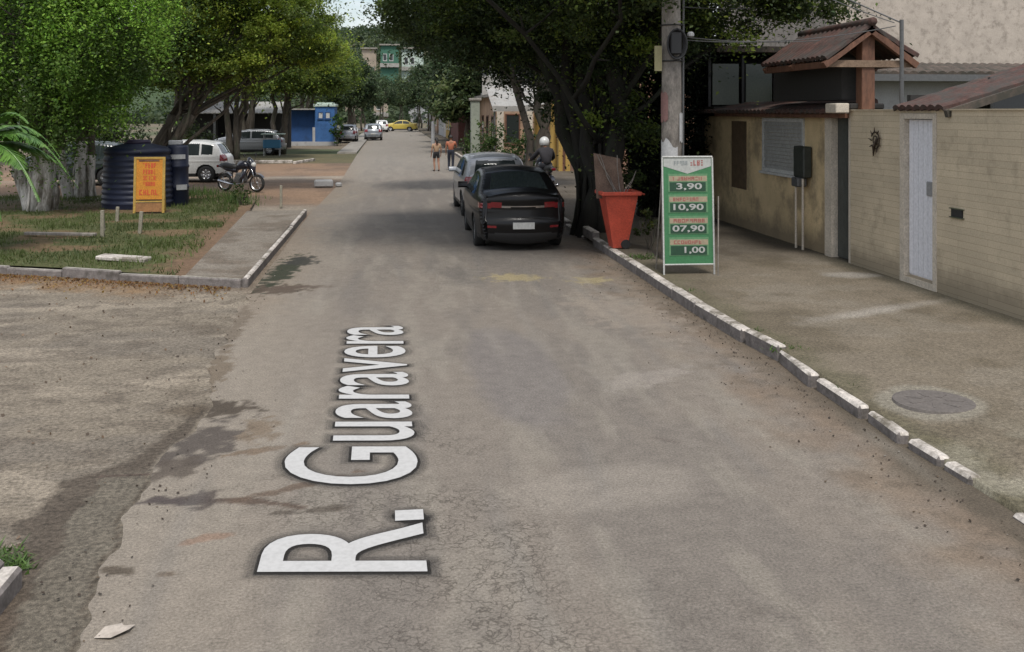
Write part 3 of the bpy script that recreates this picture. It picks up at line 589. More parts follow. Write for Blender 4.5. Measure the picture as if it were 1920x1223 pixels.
for k, (az, L, ri, dr) in enumerate([(-.1, 1.75, .75, 1.05), (.25, 1.5, .85, .9), (-.5, 1.7, .5, 1.3), (-1.2, 1.8, .6, 1.3), (1.2, 1.8, .9, 1.1), (2.2, 1.8, .9, 1.1), (3.2, 1.8, .8, 1.2), (4.2, 1.7, .8, 1.2), (-.3, 1.2, .9, .3), (.6, 1.9, .5, 1.2), (-.9, 1.6, .2, 1.3)]):
    b = MB(); frond(b, (.08, 0, 1.45), az, L, ri, dr, rr); b.build('frond', mp1, pr)
def shrub(name, label, loc, r, h, n, size, c0, c1, seed, stems=6, group=None):
    rs = np.random.RandomState(seed); root = thing(name, label, 'plant', loc, 0, group); rr = random.Random(seed); b = MB()
    for k in range(stems): limb(b, (rr.uniform(-.1, .1) * r, rr.uniform(-.1, .1) * r, -.05), (rr.uniform(-.8, .8) * r, rr.uniform(-.8, .8) * r, h * rr.uniform(.6, 1)), .012, .004, 0, 4, 4, .1, rr)
    b.build('stem', M['bark'], root)
    P, C = clumps([(0, 0, h * .6, r, r, h * .5)], max(4, n // 14), 14, r * .4, c0, c1, rs, .7, .4)
    leaf_mesh(P, size, C, 'foliage', root, rs=rs); return root
shrub('shrub', 'sparse weedy plant growing between the red bin and the price board', (4.62, 17.3, .13), .25, .75, 240, .07, (.04, .06, .015), (.13, .15, .03), 5)
shrub('shrub', 'leafy green hedge plant in front of the peach house', (4.2, 40.5, .1), .85, 1.95, 1500, .12, (.03, .06, .012), (.10, .17, .03), 6)
shrub('shrub', 'green hedge plant nearest the white helmeted rider', (5.4, 39, .1), .7, 1.7, 1200, .12, (.03, .06, .012), (.08, .13, .03), 7)
shrub('shrub', 'green bush by the grey gate column', (3.95, 47.5, .1), .6, 1.5, 700, .13, (.03, .06, .012), (.09, .15, .03), 8)
shrub('shrub', 'pointed green bush at the right side of the blue kiosk', (-4.0, 77, 0), .55, 2.3, 900, .16, (.03, .07, .012), (.08, .16, .02), 9)
shrub('hedge', 'dark rounded hedge bush far left behind the blue tank', (-12.2, 45, 0), 1.9, 2.6, 3200, .16, (.02, .035, .012), (.06, .09, .02), 11)
shrub('hedge', 'dark rounded hedge bush between the leaning tree and the open shed', (-9.6, 48.5, 0), 1.3, 2.0, 2000, .16, (.02, .035, .012), (.07, .10, .02), 12)
shrub('shrub', 'small green plant at the dirt edge below the motorcycle', (-4.0, 27.3, .02), .3, .6, 300, .07, (.03, .06, .012), (.07, .11, .02), 10)

# ------------------------------------------------------------------ buildings
def wallmat(name, c, dirt, var=.15, scale=1.2, lo=.5, hi=.66, courses=None, base_dirt=True):
    m, nt, b = new_mat(name); v = coords(nt)
    n1 = noise(nt, v, scale, 8, .65); n2 = noise(nt, v, 45, 4)
    base = mix(nt, ramp(nt, n1, [(.3, 0.0), (.7, 1.0)]), tuple(x * (1 - var) for x in c), tuple(x * (1 + var) for x in c))
    base = mix(nt, .5, base, mix(nt, 1.0, base, ramp(nt, n2, [(.3, .75), (.7, 1.25)]), 'MULTIPLY'))
    base = mix(nt, ramp(nt, noise(nt, v, scale * 1.7, 8, .7), [(lo, 0.0), (hi, .7)]), base, dirt)
    if base_dirt:      # rain splash and damp staining on the lowest part of the wall
        sp = N(nt, 'ShaderNodeSeparateXYZ'); nt.links.new(v, sp.inputs[0])
        ad = N(nt, 'ShaderNodeMath', operation='ADD'); nt.links.new(sp.outputs[2], ad.inputs[0])
        ml = N(nt, 'ShaderNodeMath', operation='MULTIPLY'); ml.inputs[1].default_value = -.55; nt.links.new(noise(nt, v, 3.5, 6, .7), ml.inputs[0]); nt.links.new(ml.outputs[0], ad.inputs[1])
        base = mix(nt, ramp(nt, ad.outputs[0], [(.0, .85), (.32, 0.0)]), base, dirt)
    if courses:
        sp = N(nt, 'ShaderNodeSeparateXYZ'); nt.links.new(v, sp.inputs[0]); cb = N(nt, 'ShaderNodeCombineXYZ')
        nt.links.new(sp.outputs[1], cb.inputs[0]); nt.links.new(sp.outputs[2], cb.inputs[1])
        br = N(nt, 'ShaderNodeTexBrick', Scale=1.0); br.inputs['Brick Width'].default_value = courses[0]; br.inputs['Row Height'].default_value = courses[1]
        br.inputs['Mortar Size'].default_value = .004; br.inputs['Mortar Smooth'].default_value = .6; br.inputs['Color1'].default_value = (1, 1, 1, 1); br.inputs['Color2'].default_value = (.88, .88, .88, 1); br.inputs['Mortar'].default_value = (.62, .6, .56, 1)
        wv = mix(nt, .012, cb.outputs[0], N_noisecol(nt, v)); nt.links.new(wv, br.inputs[0])
        base = mix(nt, 1.0, base, br.outputs[0], 'MULTIPLY')
        bump(nt, b, br.outputs[1], -.25, .006)
    nt.links.new(base, b.inputs['Base Color']); b.inputs['Roughness'].default_value = .9
    return m
M['stonewall'] = wallmat('beige_stone_courses', (.52, .435, .31), (.26, .215, .15), .12, 1.0, .52, .7, (1.3, .09))
M['yellowwall'] = wallmat('ochre_plaster', (.55, .42, .24), (.20, .155, .10), .25, .9, .48, .62)
M['creamwall'] = wallmat('mottled_cream_render', (.42, .365, .31), (.20, .17, .14), .16, 2.6, .5, .64, base_dirt=False)
M['whitewall'] = wallmat('greyish_white_wall', (.36, .36, .36), (.20, .19, .18), .1, 1.5, .55, .7, base_dirt=False)
M['peach'] = wallmat('peach_plaster', (.36, .24, .16), (.17, .12, .09), .15, .8)
M['brick'] = wallmat('red_brown_render', (.13, .05, .04), (.08, .04, .035), .25, .8)
M['ochre'] = plain('ochre_column_paint', (.40, .26, .07), .8)
M['salmon'] = wallmat('salmon_plaster', (.38, .22, .15), (.18, .11, .08), .15, .8)
M['brownwood'] = mottled('red_brown_wood', (.13, .06, .035), .35, 6, .7, stretch=(1, 1, .3))
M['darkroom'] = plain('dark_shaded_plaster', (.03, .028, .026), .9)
M['tile'] = mottled('old_clay_tile', (.075, .036, .028), .45, 5, .85, (.05, .042, .036), dirtlo=.42, dirthi=.6)
M['tilegrey'] = mottled('mossy_clay_tile', (.10, .075, .06), .4, 4, .9, (.05, .045, .035), dirtlo=.42, dirthi=.6)
M['whitedoor'] = plain('pale_lilac_white_metal', (.68, .68, .72), .45)
M['creamframe'] = mottled('cream_frame_plaster', (.50, .44, .36), .15, 4, .85)
M['greydoor'] = mottled('dark_grey_green_metal', (.055, .06, .055), .25, 8, .5)
M['winwhite'] = mottled('old_white_window_paint', (.46, .46, .44), .12, 6, .6)
M['shutter'] = mottled('grey_window_slats', (.30, .30, .285), .15, 8, .6)
M['blue'] = wallmat('blue_plaster', (.04, .12, .30), (.02, .06, .16), .15, 1, base_dirt=False)
M['bluedark'] = wallmat('deep_blue_plaster', (.02, .07, .20), (.015, .04, .1), .15, 1, base_dirt=False)
M['palegreen'] = plain('pale_green_white_trim', (.42, .50, .44), .7)
M['sheet'] = mottled('pale_roof_sheet', (.30, .29, .27), .15, 2, .7, (.25, .22, .19))
M['green'] = wallmat('green_plaster', (.05, .13, .09), (.03, .12, .08), .15, .3, base_dirt=False)  # green dulled, with distance haze put into the colour
M['beige'] = wallmat('beige_plaster', (.34, .28, .22), (.2, .17, .14), .12, .3, base_dirt=False)

def tile_sheet(b, a, c, d, e, pitch=.2, amp=.035, rows=.38, th=.03):
    """corrugated clay tile slope: a,c eave corners, d,e ridge corners (d above c, e above a)"""
    a, c, d, e = map(Vector, (a, c, d, e)); nu = max(6, int((c - a).length / pitch) * 6); nv = max(2, int((e - a).length / rows)) * 3
    nrm = (c - a).cross(e - a).normalized(); nrm = nrm if nrm.z > 0 else -nrm
    V = []
    for j in range(nv + 1):
        t = j / nv; L = a.lerp(e, t); Rr = c.lerp(d, t); st = .02 * (1 - (j % 3) / 3)
        for i in range(nu + 1):
            u = i / nu; V.append(L.lerp(Rr, u) + nrm * (amp * abs(math.sin(u * nu / 6 * math.pi)) + st))
    n = len(V); V += [p - nrm * (th + amp) for p in V]
    F = []; w_ = nu + 1
    for j in range(nv):
        for i in range(nu):
            q = (j * w_ + i, j * w_ + i + 1, (j + 1) * w_ + i + 1, (j + 1) * w_ + i); F.append(q); F.append(tuple(n + k for k in reversed(q)))
    for i in range(nu): F.append((i, n + i, n + i + 1, i + 1)); F.append((nv * w_ + i, nv * w_ + i + 1, n + nv * w_ + i + 1, n + nv * w_ + i))
    for j in range(nv): F.append((j * w_, (j + 1) * w_, n + (j + 1) * w_, n + j * w_)); F.append((j * w_ + nu, n + j * w_ + nu, n + (j + 1) * w_ + nu, (j + 1) * w_ + nu))
    b.add(V, F)
def window(parent, x, y0, y1, z0, z1, face=-1, fm='winwhite', gm='shutter', slats=True, axis='x', fw=.07):
    """window lying on a wall plane; axis x: the plane x=const seen from -x; axis y: plane y=const seen from -y"""
    def P(b, u0, u1, d0, d1, a, c, mi=0):
        if axis == 'x': b.box(x + d0, x + d1, u0, u1, a, c, mi)
        else: b.box(u0, u1, x + d0, x + d1, a, c, mi)
    b = MB(); P(b, y0, y1, -.035, .03, z0, z0 + fw); P(b, y0, y1, -.035, .03, z1 - fw, z1); P(b, y0, y0 + fw, -.034, .03, z0 + fw, z1 - fw); P(b, y1 - fw, y1, -.034, .03, z0 + fw, z1 - fw)
    w_ = b.build('window', M[fm], parent)
    b = MB()
    if slats:
        n = max(2, int((z1 - z0 - 2 * fw) / .07))
        for k in range(n):
            a = z0 + fw + (z1 - z0 - 2 * fw) * k / n; P(b, y0 + fw, y1 - fw, -.012 - .008 * (k % 2), .02, a, a + (z1 - z0 - 2 * fw) / n - .004)
    else: P(b, y0 + fw, y1 - fw, -.008, .02, z0 + fw, z1 - fw)
    b.build('pane' if not slats else 'shutter', M[gm], w_)
    b = MB(); P(b, y0 - .05, y1 + .05, -.08, .0, z0 - .05, z0 - .003); b.build('sill', M[fm], w_)
    return w_
# stone coursed boundary wall with the white gate
wr = thing('boundary_wall', 'long beige stone coursed wall with a white metal gate on the right pavement', 'wall', (7.45, 3, .0))
b = MB(); gx0, gx1 = 9.80, 10.56           # gate opening in y relative to the origin (3)
b.box(0, .2, -3, gx0 - .1, -.05, 2.62); b.box(0, .2, gx1 + .12, 12.26, -.05, 2.62); b.box(.0, .2, gx0 - .1, gx1 + .12, -.05, .22); b.box(0, .2, gx0 - .1, gx1 + .12, 2.58, 2.62)
o = b.build('wall', M['stonewall'], wr)
b = MB(); b.box(-.012, .16, gx0 - .098, gx0 - .002, .222, 2.578); b.box(-.012, .16, gx1 + .002, gx1 + .118, .222, 2.578); b.box(-.012, .16, gx0, gx1, 2.5, 2.577); b.box(-.014, .16, gx0 - .098, gx1 + .118, .05, .218)
b.build('gate_frame', M['creamframe'], wr)
b = MB()
for k in range(6):
    a = gx0 + (gx1 - gx0) * k / 6; b.box(.07, .10, a + .004, a + (gx1 - gx0) / 6 - .004, .26, 2.49)
b.box(.085, .11, gx0, gx1, .24, 2.49); g_ = b.build('gate', M['whitedoor'], wr)
b = MB(); b.box(.045, .07, gx0 + .1, gx0 + .26, 1.42, 1.62, bev=.01); b.build('lock_plate', plain('lock_grey', (.25, .25, .25), .5), g_)
b = MB(); b.box(-.02, .02, 9.08, 9.33, 1.21, 1.31); b.build('mail_slot', M['blackplastic'], wr)
b = MB(); b.box(-.035, .0, 9.05, 9.36, 1.195, 1.208); b.box(-.035, 0, 9.05, 9.36, 1.312, 1.325); b.build('slot_trim', mottled('green_bronze', (.07, .08, .05), .3, 20, .5), wr)
b = MB(); b.box(-.03, .22, gx1 + .118, 12.27, 2.621, 2.64); b.box(-.03, .22, -3, gx0 - .1, 2.621, 2.64); b.build('coping', M['stonewall'], wr)
# sun and bird ornament hung on the wall
b = MB(); cy, cz = 14.38, 2.16
b.tube([(7.42, cy + .13 * math.cos(t), cz + .13 * math.sin(t)) for t in np.linspace(.5, 5.4, 16)], .012, 6)
b.tube([(7.42, cy + .07 * math.cos(t), cz + .07 * math.sin(t)) for t in np.linspace(0, 6.28, 12)], .01, 6)
for k in range(9):
    t = k * .7; b.tube([(7.42, cy + .12 * math.cos(t), cz + .12 * math.sin(t)), (7.41, cy + .2 * math.cos(t + .15), cz + .2 * math.sin(t + .15))], [.014, .004], 5)
b.tube([(7.42, cy - .05, cz + .04), (7.40, cy + .0, cz - .08), (7.42, cy + .06, cz - .24)], [.012, .03, .008], 6)
tag(b.build('ornament', plain('dark_bronze', (.05, .035, .025), .5, .5)), 'curly dark metal sun shaped ornament hanging on the stone wall', 'ornament')
# low ochre house with window, dark gate and flat tiled edge
hr = thing('low_house', 'low ochre plastered house front with window behind the price board', 'house', (7.5, 15.3, 0))
b = MB(); b.box(0, .2, .92, 7.6, -.05, 2.62); b.box(0.2, 4, 7.4, 7.6, -.05, 2.6); b.build('wall', M['yellowwall'], hr)
b = MB(); b.box(-.06, .14, .64, .9, -.05, 2.615); b.box(-.05, .14, -.035, .03, -.05, 2.615); b.build('pilaster', M['creamframe'], hr)
b = MB()
for k in range(5): b.box(.05, .09, .04 + k * .118, .155 + k * .118, .16, 2.5)
b.box(.07, .1, .03, .64, .14, 2.52); dg = b.build('gate', M['greydoor'], hr)
b = MB(); b.box(.02, .06, .1, .16, 1.1, 1.25, bev=.01); b.build('handle', M['chrome'], dg)
b = MB()
tile_sheet(b, (-.32, .3, 2.60), (-.32, 7.7, 2.60), (.6, 7.7, 2.78), (.6, .3, 2.78), .2, .03)
b.build('roof', M['tile'], hr)
b = MB(); b.box(-.2, .25, .0, 7.65, 2.50, 2.575); b.build('fascia', M['brownwood'], hr)
b = MB(); b.box(-.35, -.12, -.15, .25, 2.58, 2.74, bev=.015); b.build('end_block', M['creamframe'], hr)
window(hr, -.0, 1.85, 3.85, 1.42, 2.48)
# brown skirting and a boarded patch
b = MB(); b.box(-.01, .0, 4.8, 5.7, .95, 2.4); b.build('shutter_panel', mottled('brown_board', (.10, .065, .035), .3, 6, .8), hr)
# electricity meter cabinet and its pipes
mr = thing('meter_box', 'grey green meter cabinet with two pipes on the ochre wall', 'meter box', (7.34, 16.75, 0))
b = MB(); b.box(-.02, .14, .05, .5, 1.42, 1.98, bev=.02); b.box(-.035, -.021, .1, .45, 1.5, 1.92); b.build('cabinet', mottled('cabinet_grey_green', (.03, .034, .028), .25, 10, .5), mr)
b = MB(); b.box(-.08, .1, .16, .46, 1.25, 1.42, bev=.02); b.build('junction_box', M['steel'], mr)
for yy_ in (.12, .42):
    b = MB(); b.tube([(0, yy_, 1.4), (0, yy_, 0.05)], .022, 8); b.build('pipe', M['creamframe'], mr)
# gabled porch roof on a red brown post
pr = thing('porch_roof', 'small gabled clay tile porch roof on a reddish wooden post above the wall', 'porch', (7.66, 15.2, 2.6))
ap = 1.40; ev = .86; hw = .75
b = MB(); tile_sheet(b, (-hw - .02, -.25, ev), (-hw - .02, 2.5, ev), (0, 2.5, ap), (0, -.25, ap), .18, .035); tile_sheet(b, (hw + .05, 2.5, ev + .05), (hw + .05, -.25, ev + .05), (0, -.25, ap), (0, 2.5, ap), .18, .035); b.build('tiles', M['tile'], pr)
b = MB(); b.tube([(0, y, ap + .045) for y in np.linspace(-.3, 2.5, 8)], .07, 8); b.build('ridge', M['tile'], pr, True)
b = MB()
for y_ in (-.2, 1.1, 2.3):
    for s in (-1, 1):
        b.box(0, 1.0, -.05, .05, -.1, -.0, 0, Matrix.Translation((0, y_, ap - .03)) @ Matrix.Rotation(math.atan2(ap - ev, hw), 4, 'Y') if s > 0 else Matrix.Translation((0, y_, ap - .03)) @ Matrix.Rotation(math.pi, 4, 'Z') @ Matrix.Rotation(math.atan2(ap - ev, hw), 4, 'Y'))
b.build('rafter', M['brownwood'], pr)
b = MB(); b.box(-.72, .72, -.17, -.09, ev - .14, ev - .03); b.build('tie_beam', mottled('pale_brown_wood', (.20, .135, .09), .25, 6, .8), pr)
b = MB(); b.box(-.11, .11, -.14, .08, .03, ap - .1, bev=.01); b.build('post', M['brownwood'], pr)
b = MB(); b.box(-.75, -.65, .0, 2.4, ev - .15, ev - .05); b.box(.65, .75, 0, 2.4, ev - .12, ev - .02); b.build('side_beam', M['brownwood'], pr)
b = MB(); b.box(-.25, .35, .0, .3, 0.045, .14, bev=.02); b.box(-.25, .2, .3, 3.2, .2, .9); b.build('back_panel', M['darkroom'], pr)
# lean to tile roof over the gate
cr_ = thing('lean_to_roof', 'red brown tiled lean to roof rising behind the white gate', 'roof', (7.47, 12.4, 2.65))
b = MB(); tile_sheet(b, (-.1, 1.35, .0), (-.1, .02, .0), (2.4, .02, .76), (2.4, 1.35, .76), .18, .035); b.build('tiles', M['tile'], cr_)
b = MB(); b.box(0, 2.7, -.05, .03, -.13, -.03, 0, Matrix.Translation((-.1, .0, 0)) @ Matrix.Rotation(-math.atan2(.76, 2.5), 4, 'Y')); b.build('barge_board', M['tilegrey'], cr_)
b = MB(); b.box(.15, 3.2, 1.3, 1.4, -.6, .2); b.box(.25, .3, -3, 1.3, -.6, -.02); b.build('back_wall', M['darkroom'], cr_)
window(cr_, .9, 1.13, 2.1, -.1, .45, fm='steel', gm='glass', slats=False, axis='y', fw=.05)
# white walled house with a mossy roof edge, right rear
wh = thing('rear_house', 'greyish white house wall under a long mossy tile eave behind the boundary wall', 'house', (9.0, 18.6, 0))
b = MB(); b.box(0, 9, 0, .2, -.05, 3.45); b.box(-.0, .2, .2, 4, -.05, 3.4); b.build('wall', M['whitewall'], wh)
b = MB(); tile_sheet(b, (-.8, -.55, 3.34), (9, -.55, 3.34), (9, 1.6, 3.62), (-.8, 1.6, 3.62), .2, .04); b.build('roof', M['tilegrey'], wh)
b = MB(); b.box(-.8, 9, -.58, -.5, 3.2, 3.33); b.build('gutter', M['steel'], wh)
b = MB(); b.tube([(-1.0, -3.95, 2.6), (-1.0, -3.95, 4.05)], .032, 8); b.tube([(-1.0, -3.95, 4.0), (-1.9, -3.2, 4.6)], .012, 6); b.build('mast', M['steel'], wh)
tb = thing('tall_building', 'tall mottled cream rendered building wall at the top right', 'building', (11.3, 24, 0))
b = MB(); b.box(0, 14, 0, 9, -.05, 11); b.build('wall', M['creamwall'], tb)
b = MB(); b.box(-.05, 14.05, -.06, 9.06, 11.0, 11.25); b.build('parapet', M['concrete'], tb)
window(tb, 0, 8, 9.5, 6.5, 8, axis='y', fm='winwhite', gm='glass', slats=False)
# dark terrace with glass panels between the ficus and the porch
th_ = thing('terrace_house', 'dark house with a row of pale glass terrace panels above the low ochre house', 'house', (7.3, 21.9, 0))
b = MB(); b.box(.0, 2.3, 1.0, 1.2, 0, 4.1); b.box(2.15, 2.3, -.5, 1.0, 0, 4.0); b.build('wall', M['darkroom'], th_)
b = MB(); b.box(.0, 2.4, -.5, 1.25, 3.95, 4.08); b.build('roof', M['tilegrey'], th_)
b = MB(); b.box(.0, 2.35, -.3, .99, 2.5, 2.72); b.build('floor_slab', M['darkroom'], th_)
pg = plain('pale_frosted_pane', (.10, .115, .10), .35)
for k in range(3):
    x0 = .02 + k * .79; b = MB(); b.box(x0, x0 + .62, -.12, -.1, 2.76, 3.70); b.build('glass_panel', pg, th_)
for k in range(4):
    b = MB(); b.box(-.06 + k * .79 - .02, -.02 + k * .79, -.13, -.09, 2.72, 3.9); b.build('mullion', M['blackplastic'], th_)

# mid distance houses on the right side of the street
ys_ = thing('shop', 'ochre and salmon shop front with round columns under a pale sheet awning', 'shop', (7.0, 41, 0))
b = MB(); b.box(.9, 1.1, -.5, 9, 0, 4.2); b.box(1.1, 6, -.5, -.3, 0, 4.2); b.build('wall', M['salmon'], ys_)
for y_ in (.4, 2.4, 4.8, 7.2):
    b = MB(); b.lathe([(.2, 0), (.2, .15), (.16, .2), (.16, 2.7), (.22, 2.8), (.22, 2.9)], (.25, y_, .05), 12); b.build('column', M['ochre'], ys_, True)
for x_, wd_, mt_ in ((.0, .17, 'ochre'), (.17, .12, 'brownwood'), (.29, .2, 'ochre'), (.49, .45, 'salmon')):
    b = MB(); b.box(x_, x_ + wd_ - .004, -.45 + .02 * (mt_ != 'ochre'), -.25, 0, 2.95); b.build('side_pier', M[mt_], ys_)
b = MB(); b.box(.35, .42, .9, 2.0, .0, 2.7); b.build('door', M['brownwood'], ys_)
b = MB(); tile_sheet(b, (-2.4, 3.0, 2.75), (.2, 3.0, 2.95), (.4, 8.5, 3.9), (-2.2, 8.5, 3.9), .35, .03); b.build('awning', M['sheet'], ys_)
b = MB(); b.box(-2.4, .3, 2.93, 3.0, 2.62, 2.86); b.build('awning_valance', M['sheet'], ys_)
for x_ in (-2.3, -.9):
    b = MB(); b.tube([(x_, 3.1, 0), (x_, 3.1, 2.75)], .05, 8); b.build('awning_post', M['steel'], ys_)
ph = thing('peach_house', 'peach plastered house with brown window frames beyond the shop awning', 'house', (5.6, 52, 0))
b = MB(); b.box(.0, 6, 0, .25, 0, 3.4); b.box(0, .25, .25, 12, 0, 3.4); b.build('wall', M['peach'], ph)
b = MB(); b.box(-.4, 6, -.4, 12, 3.4, 3.55); b.build('roof', M['concrete'], ph)
for k in range(4): window(ph, 0, 1.0 + k * 2.8, 2.2 + k * 2.8, .9, 2.4, fm='brownwood', gm='glass', slats=False)
window(ph, 0, .5, 1.3, .9, 2.5, axis='y', fm='brownwood', gm='glass', slats=False); window(ph, 0, 2.2, 3.2, .8, 2.5, axis='y', fm='brownwood', gm='glass', slats=False)
for x_ in (.05, 1.6, 3.6):
    b = MB(); b.box(x_, x_ + .35, -.16, -.003, 0, 3.38); b.build('pilaster', M['creamframe'], ph)
M['dullwhite'] = wallmat('dull_grey_white_wall', (.24, .24, .235), (.13, .125, .12), .15, 1.5, .5, .66, base_dirt=False)
wb = thing('white_block', 'pale two storey house with a grey upper terrace above the shop awning', 'house', (5.2, 58.5, 0))
b = MB(); b.box(.6, 7, 0, 9, 0, 6.2); b.build('wall', M['dullwhite'], wb)
b = MB(); b.box(.2, 3, -.9, -.0, 3.55, 3.7); b.box(.2, 3, -.9, -.82, 3.7, 4.7); b.build('terrace', M['sheet'], wb)
window(wb, 0, 1.2, 2.2, 4.4, 5.7, axis='y', gm='glass', slats=False); window(wb, 0, 3.2, 4.2, 4.4, 5.7, axis='y', gm='glass', slats=False)
b = MB(); tile_sheet(b, (.3, -.4, 6.2), (7.3, -.4, 6.2), (7.3, 4, 7.4), (.3, 4, 7.4), .3, .04); b.build('roof', M['tile'], wb)
rb = thing('red_house', 'tall red brown house glimpsed between the dark leaves', 'house', (5.0, 72, 0))
b = MB(); b.box(0, 8, 0, 9, 0, 8.2); b.build('wall', M['brick'], rb)
b = MB(); tile_sheet(b, (-.5, -.5, 8.2), (8.5, -.5, 8.2), (8.5, 4.5, 10), (-.5, 4.5, 10), .3, .05); b.build('roof', M['tile'], rb)
for x_ in (.7, 2.8, 5): window(rb, 0, x_, x_ + 1.1, 5.6, 7.1, axis='y', gm='glass', slats=False)
for k in range(3): window(rb, 0, 1 + k * 2.7, 2.2 + k * 2.7, 5.6, 7.1, gm='glass', slats=False)
for k, (y0_, h_, mt, lb) in enumerate([(84, 3.4, 'ochre', 'low yellow shop front in the far right row'), (98, 5.5, 'whitewall', 'pale two storey house in the far right row'), (113, 3.6, 'peach', 'low peach house in the far right row'), (132, 6.0, 'whitewall', 'farthest pale house on the right side')]):
    hh = thing('far_house', lb, 'house', (5.4, y0_, 0), group='houses in the far right row'); b = MB(); b.box(0, 8, 0, 11, 0, h_); b.build('wall', M[mt], hh)
    b = MB(); b.box(-.3, 8.2, -.3, 11.2, h_, h_ + .2); b.build('roof', M['tilegrey'], hh)
    for j in range(3): window(hh, 0, 1 + j * 3.3, 2.4 + j * 3.3, 1, 2.4, gm='glass', slats=False, fw=.1)
    window(hh, 0, .8, 2.0, 1, 2.4, axis='y', gm='glass', slats=False, fw=.1)
# concrete gate column and white post
gc_ = thing('gate_column', 'tall pale grey green column at the kerb beside the two walkers', 'column', (3.85, 44.5, 0))
b = MB(); b.box(-.2, .2, -.2, .2, -.05, 3.1, bev=.02); b.build('shaft', mottled('pale_green_grey', (.24, .26, .21), .2, 3, .85), gc_)
b = MB(); b.box(-.27, .27, -.27, .27, 3.1, 3.22, bev=.02); b.build('cap', M['concrete'], gc_)
b = MB(); b.lathe([(.16, -.05), (.15, .3), (.12, 1.9), (.02, 1.95)], (3.1, 70.5, 0), 10); tag(b.build('post', M['whitewall'], None, True), 'short white painted post at the kerb past the walkers', 'post')
# blue kiosk and pale roofed shed on the left
bk = thing('blue_kiosk', 'bright blue kiosk with pale cornice beside the far left trees', 'kiosk', (-7.7, 78, 0))
b = MB(); b.box(1.95, 3.45, 0, 4, .2, 3.0); b.build('tower', M['blue'], bk)
b = MB(); b.box(0, 1.95, .3, 4, .2, 2.75); b.build('wing', M['bluedark'], bk)
b = MB(); b.box(1.85, 3.55, -.1, 4.1, 3.0, 3.22, bev=.03); b.box(2.1, 3.3, .1, 3.8, 3.22, 3.34); b.build('cornice', M['palegreen'], bk)
b = MB(); b.box(-.1, 2.0, -.6, 4, 2.76, 2.86); b.build('wing_roof', M['sheet'], bk)
b = MB(); b.box(-.02, 3.5, -.08, 4.05, -.05, .28); b.box(1.78, 1.98, -.06, .28, .28, 1.4); b.build('plinth', M['whitewall'], bk)
for x_ in (2.2, 2.75): window(bk, 0, x_, x_ + .4, 2.05, 2.6, axis='y', fm='bluedark', gm='winwhite', slats=False, fw=.06)
sh = thing('open_shed', 'open shed with a pale sheet roof under the left trees', 'shed', (-14.5, 70, 0))
b = MB(); tile_sheet(b, (0, -.4, 2.5), (7.4, -.4, 2.5), (7.4, 3.2, 3.3), (0, 3.2, 3.3), .3, .03); b.build('roof', M['sheet'], sh)
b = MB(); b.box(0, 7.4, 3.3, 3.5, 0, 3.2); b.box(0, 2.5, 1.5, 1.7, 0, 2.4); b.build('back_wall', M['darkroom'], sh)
for x_ in (.1, 2.5, 4.9, 7.2):
    b = MB(); b.box(x_, x_ + .15, -.2, -.05, 0, 2.52); b.build('post', M['steel'], sh)
b = MB(); b.box(3.2, 5.2, .5, .7, 0, 1.1); b.build('counter', M['whitewall'], sh)
# houses on the hill
for (nm, lb, x, y, z0, z1, wx, mt) in [('hill_house', 'beige house on the hill below the patch of sky', -6.9, 252, 10.5, 18.5, 3.6, 'beige'), ('hill_house', 'bright green house on the hill right of the beige one', -2.2, 250, 13.8, 19.3, 4.5, 'green'),
                                   ('hill_house', 'green and white house on the hill behind the dark leaves', 3.2, 255, 13.2, 18.8, 5.5, 'palegreen'), ('hill_house', 'small pale house low on the hill', -3.5, 228, 1.5, 7.6, 3.2, 'beige'), ('hill_house', 'white house low on the hill at the right', 4.5, 232, 5.0, 10.6, 5, 'whitewall'),
                                   ('hill_house', 'dull beige house half hidden on the hill at the left', -10.5, 240, 6, 11.2, 4, 'beige')]:
    hh = thing(nm, lb, 'house', (x, y, z0), group='houses on the hill'); b = MB(); b.box(0, wx, 0, 6, -6, z1 - z0); b.build('wall', M[mt], hh)
    b = MB(); b.box(-.3, wx + .3, -.6, 6.3, z1 - z0, z1 - z0 + .35); b.build('roof', M['tile'] if mt == 'whitewall' else M['concrete'], hh)
    b = MB(); b.box(-.1, wx + .1, -1.0, 0, .0, .2); b.box(-.1, wx + .1, -1.0, -.9, .2, 1.0); b.build('balcony', M['sheet'], hh)
    window(hh, 0, .6, 1.6, 1.6, 3.4, axis='y', gm='glass', slats=False, fw=.12)
    if wx > 3.5: window(hh, 0, 2.2, 3.2, 1.6, 3.4, axis='y', gm='glass', slats=False, fw=.12)

# ------------------------------------------------------------------ writing
def text_mesh(txt, bold=0.0, spacing=1.0, res=4):
    cu = bpy.data.curves.new('text', 'FONT'); cu.body = txt; cu.offset = bold; cu.space_character = spacing; cu.resolution_u = res
    ob = bpy.data.objects.new('text', cu); COL.objects.link(ob); dg_ = bpy.context.evaluated_depsgraph_get()
    me = bpy.data.meshes.new_from_object(ob.evaluated_get(dg_)); bpy.data.objects.remove(ob); bpy.data.curves.remove(cu); return me
def text_obj(name, txt, mat, parent, width, height, Mx, bold=.01, spacing=1.0, depth=0.0):
    """fits the text in width x height, lower left at the origin of Mx, facing +Z of Mx"""
    me = text_mesh(txt, bold, spacing); co = np.array([v.co[:] for v in me.vertices]); lo = co.min(0); hi = co.max(0)
    for v in me.vertices:
        v.co = Mx @ Vector(((v.co.x - lo[0]) / (hi[0] - lo[0]) * width, (v.co.y - lo[1]) / (hi[1] - lo[1]) * height, 0))
    me.name = name; me.materials.clear(); me.materials.append(mat); return link(bpy.data.objects.new(name, me), parent)
